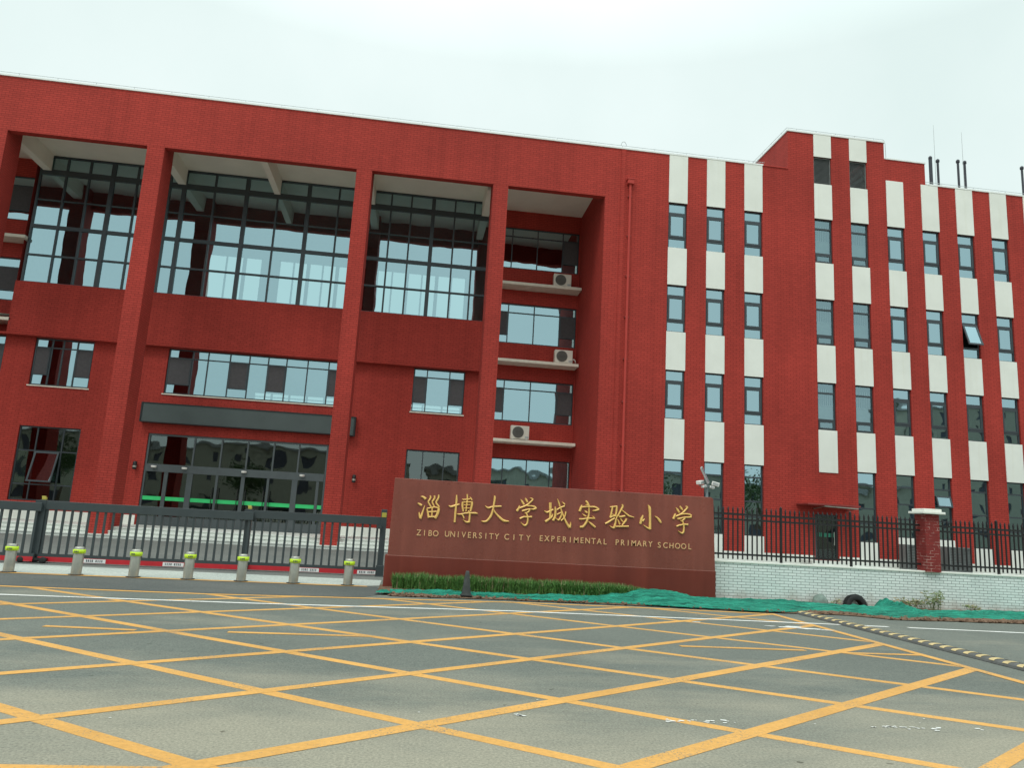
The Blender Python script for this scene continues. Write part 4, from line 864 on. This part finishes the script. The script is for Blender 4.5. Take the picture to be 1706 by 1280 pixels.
def blade(mb, p, h, lean, w, mi):
    a = rnd.uniform(0, 6.283); d = Vector((math.cos(a), math.sin(a), 0)); s_ = Vector((-d.y, d.x, 0))*w; p = Vector(p)
    q = p+d*lean*.35+Vector((0,0,h*.6)); e = p+d*lean+Vector((0,0,h))
    mb.add([p-s_, p+s_, q+s_*.8, q-s_*.8, e], [(0,1,2,3),(3,2,4)], mi)
for k in range(15000):
    x = rnd.uniform(-.24, 5.35); y = 16.62+rnd.random()*.44; f_ = .33+.05*nv(x*1.8,1)+.03*nv(x*6,y*4)-.06*max(0, x-4.4)
    if nv(x*9, y*9, 4) < -.42: continue
    hh = f_*rnd.uniform(.55,1.08); blade(mb, (x, y, .03), hh, rnd.uniform(.02,.13), rnd.uniform(.006,.012), 1 if rnd.random() < (.16 if hh > f_*.95 else .035) else 0)
for k in range(9000):   # short side leaves through the depth of the row
    x = rnd.uniform(-.24, 5.35); y = 16.60+rnd.random()*.46; z = rnd.uniform(.03,.25-.05*max(0, x-4.4)); blade(mb, (x, y, z), rnd.uniform(.02,.07), rnd.uniform(.03,.09), rnd.uniform(.006,.011), 0)
o = mb.build('hedge', [M['grass'], M['straw']]); stuff(o)
t = thing('traffic_cone', 'weathered dark grey traffic cone standing in front of the low hedge', 'traffic cone', (1.26, 15.74, .04))
mb = MB(); mb.lathe([(.105,.03),(.095,.06),(.075,.20),(.055,.36),(.042,.47),(.030,.50),(0,.50)], 20); mb.build('cone_body', M['rubbergrey'], t)
mb = MB(); mb.box(-.115, .115, -.115, .115, 0, .03); mb.build('foot', M['rubber'], t, bevel=.01)
t = thing('old_tyre', 'old black tyre leaning on the white wall, half hidden by green netting', 'tyre', (10.78, 17.42, .0), None, 0); t.rotation_euler = (R(-10), 0, R(6))
prof = [(.175,-.075),(.20,-.088),(.26,-.092),(.285,-.075),(.298,-.05),(.302,0),(.298,.05),(.285,.075),(.26,.092),(.20,.088),(.175,.075)]
mb = MB(); mb.lathe(prof, 48, (0,0,.0), 'y'); mb.lathe([(.175,.075),(.165,0),(.175,-.075)], 48, (0,0,0), 'y'); mb.build('carcass', M['rubber'], t)
mb = MB()
for q in range(44):
    a = 2*math.pi*q/44
    for yy in (-.045, .0, .045):
        c_ = Vector((math.cos(a)*.301, yy, math.sin(a)*.301)); tg = Vector((-math.sin(a),0,math.cos(a))); rd = Vector((math.cos(a),0,math.sin(a))); obox(mb, c_, tg, Vector((0,1,0)), rd, .014, .018, .008)
mb.build('tread', M['rubber'], t)
mb = MB(); bmv = []
for i in range(9):
    for j in range(16):
        th = math.pi*.5*i/8; a = 2*math.pi*j/16; r_ = .20*(1+.12*nv(math.cos(a)*2, math.sin(a)*2, th*2)); bmv.append((r_*math.cos(th)*math.cos(a), r_*.7*math.cos(th)*math.sin(a), r_*1.15*math.sin(th)))
mb.add(bmv, [(i*16+j, i*16+(j+1) % 16, (i+1)*16+(j+1) % 16, (i+1)*16+j) for i in range(8) for j in range(16)], 0, True)
o = mb.build('rounded_stone', M['stone']); o.location = (9.88, 17.42, .05); tag(o, 'rounded grey green stone at the wall foot left of the old tyre', 'stone')
def weed(x, y, n, h, spread, lab, dry=.2):
    t = thing('weed', lab, 'weed', (x, y, .03), 'weeds at the foot of the white wall'); ms, ml = MB(), MB()
    for k in range(n):
        a = rnd.uniform(0, 6.28); p = Vector((rnd.uniform(-spread,spread)*.5, rnd.uniform(-.08,.05), 0)); hh = h*rnd.uniform(.5,1.05); e = p+Vector((math.cos(a)*spread*.5, math.sin(a)*.08-.03, hh)); mid = (p+e)/2+Vector((0,0,hh*.12))
        ms.tube(p, mid, .005, 4, .004, False); ms.tube(mid, e, .004, 4, .002, False)
        for q in range(10):
            u = rnd.uniform(.25,1); b = p.lerp(mid, u*2) if u < .5 else mid.lerp(e, u*2-1); d_ = Vector((rnd.uniform(-1,1), rnd.uniform(-1,.6), rnd.uniform(-.2,.7))).normalized(); s_ = d_.orthogonal().normalized()*rnd.uniform(.010,.02); ln = rnd.uniform(.06,.13)
            ml.add([b, b+d_*ln*.5+s_, b+d_*ln, b+d_*ln*.5-s_], [(0,1,2,3)], 1 if rnd.random() < dry else 0)
    ms.build('stems', M['weed'], t); ml.build('leaves', [M['weed'], M['straw']], t)
weed(12.75, 17.30, 16, .46, .34, 'tall leafy weed with drooping leaves against the white wall'); weed(12.25, 17.32, 22, .26, .6, 'low dry grassy weed left of the tall leafy weed', .6)
weed(11.72, 17.42, 4, .25, .12, 'small dry weed stalk between the net peak and the tall weed', .8); weed(13.9, 17.5, 6, .14, .3, 'tiny dark weed tuft right of the tall weed', .3); weed(10.25, 17.45, 4, .17, .2, 'small weed tuft between the grey stone and the old tyre', .7)
rub = MB()
for k in range(700):
    x = rnd.uniform(-.5, 20); y = lerp(SF, x)+rnd.uniform(-.10,.35)+.05; s_ = rnd.uniform(.006,.024); c_ = Vector((x, y, .03+s_*.4)); ax = Vector((rnd.uniform(-1,1),rnd.uniform(-1,1),rnd.uniform(-.3,.3))).normalized(); ay = ax.orthogonal().normalized(); obox(rub, c_, ax, ay, ax.cross(ay), s_*1.3, s_, s_*.7)
o = rub.build('gravel', M['soil']); stuff(o)
# ---------------------------------------------------------------- speed hump at the junction's edge
t = thing('speed_hump', 'black and yellow rubber speed hump lying across the road', 'speed hump', (8.42, 11.0, 0), None, R(.6))
HL0, HL1, HR = -8.0, 4.45, .145
def hump_strip(mb, ya, yb, lift):
    n = 8; vs = []
    for y in (ya, yb):
        for k in range(n+1): a = math.pi*k/n; vs.append((-HR*math.cos(a), y, .012+(.045+lift)*math.sin(a)**.7))
    mb.add(vs, [(k, k+1, n+2+k, n+1+k) for k in range(n)], 0, True); mb.add([vs[k] for k in range(n+1)], [tuple(range(n+1))]); mb.add([vs[n+1+k] for k in range(n+1)], [tuple(range(n,-1,-1))])
mb = MB(); hump_strip(mb, HL0, HL1, 0); mb.box(-HR-.02, HR+.02, HL0, HL1, 0, .012); mb.build('rubber_body', M['humpgrey'], t)
mb = MB(); y = HL0+.05
while y < HL1-.12:
    n = 6; vs = []
    for k in range(n+1):
        a = math.pi*(.12+.76*k/n); xx = -HR*math.cos(a)*1.01; zz = .016+.047*math.sin(a)**.7; vs += [(xx, y+.05*math.sin(a), zz), (xx, y+.05*math.sin(a)+.10, zz)]
    mb.add(vs, [(2*k, 2*k+2, 2*k+3, 2*k+1) for k in range(n)], 0, True); y += .25
mb.build('reflective_chevrons', M['fadedyellow'], t)

# ---------------------------------------------------------------- what stands across the street (seen only in the glass)
def house(name, lab, x0, x1, y1, h, cols, rows):
    t = thing(name, lab, 'building', ((x0+x1)/2, y1-5, 0)); w = (x1-x0)/2
    hs = []
    for i in range(cols):
        for j in range(rows): cx = -w+2*w*(i+.5)/cols; cz = h*(j+.5)/rows; hs.append((cx-.8, cx+.8, cz-.8, cz+.8))
    mb = MB(); wall(mb, -w, w, 0, h, -5, .25, hs, ends=False, top=False); mb.v = [(-x, -y, z) for x, y, z in mb.v]
    mb.box(-w, w, -5, 4.6, 0, h); mb.build('wall', M['bwall'], t)
    mb = MB(); mb.box(-w-.4, w+.4, -5.4, 5.4, h, h+.4); mb.build('roof', M['roofgrey'], t)
    for a, b, c, d in hs: g = MB(); g.box(a, b, 4.7, 4.8, c, d); g.build('window', M['glyph'], t)
house('shop_house', 'beige three storey house across the street', -74, -1, -46, 10.4, 16, 3)
house('shop_house', 'beige two storey row house across the street, right of the trees', 3, 82, -46, 9.4, 18, 2)
house('apartment_block', 'tall beige apartment block across the street', 90, 140, -60, 27, 12, 8)
def tree(x, y, h, r_, lab):
    t = thing('street_tree', lab, 'tree', (x, y, .1), 'street trees across the road'); mb = MB()
    mb.tube((0,0,0),(0,0,h*.45), .16, 8, .10); tips = []
    for k in range(7): a = 2*math.pi*k/7; e = Vector((math.cos(a)*r_*.55, math.sin(a)*r_*.55, h*rnd.uniform(.6,.85))); mb.tube((0,0,h*.40), e, .07, 6, .02); tips.append(e)
    mb.build('trunk', M['bark'], t); lf = MB()
    for k in range(1500):
        c = tips[k % 7]+Vector((rnd.gauss(0,1), rnd.gauss(0,1), rnd.gauss(0,.9)))*r_*.33; d = Vector((rnd.uniform(-1,1), rnd.uniform(-1,1), rnd.uniform(-.6,.6))).normalized(); s_ = d.orthogonal().normalized()*.13
        lf.add([c, c+d*.16+s_, c+d*.34, c+d*.16-s_], [(0,1,2,3)])
    lf.build('crown', M['leaf'], t)
for k, (x, y, h, r_) in enumerate(((-40,-17,7.5,2.6),(-19,-17,6.5,2.3),(-4,-17,7,2.5),(9,-17,6,2.2),(26,-17,7.5,2.6),(40,-17,9,3.2))):
    tree(x, y, h, r_, ['street tree across the road, far left of the row','street tree across the road, left of the viewer','street tree straight across the road behind the viewer','smallest street tree across the road','street tree across the road, right of the viewer','tallest street tree across the road, far right of the row'][k])
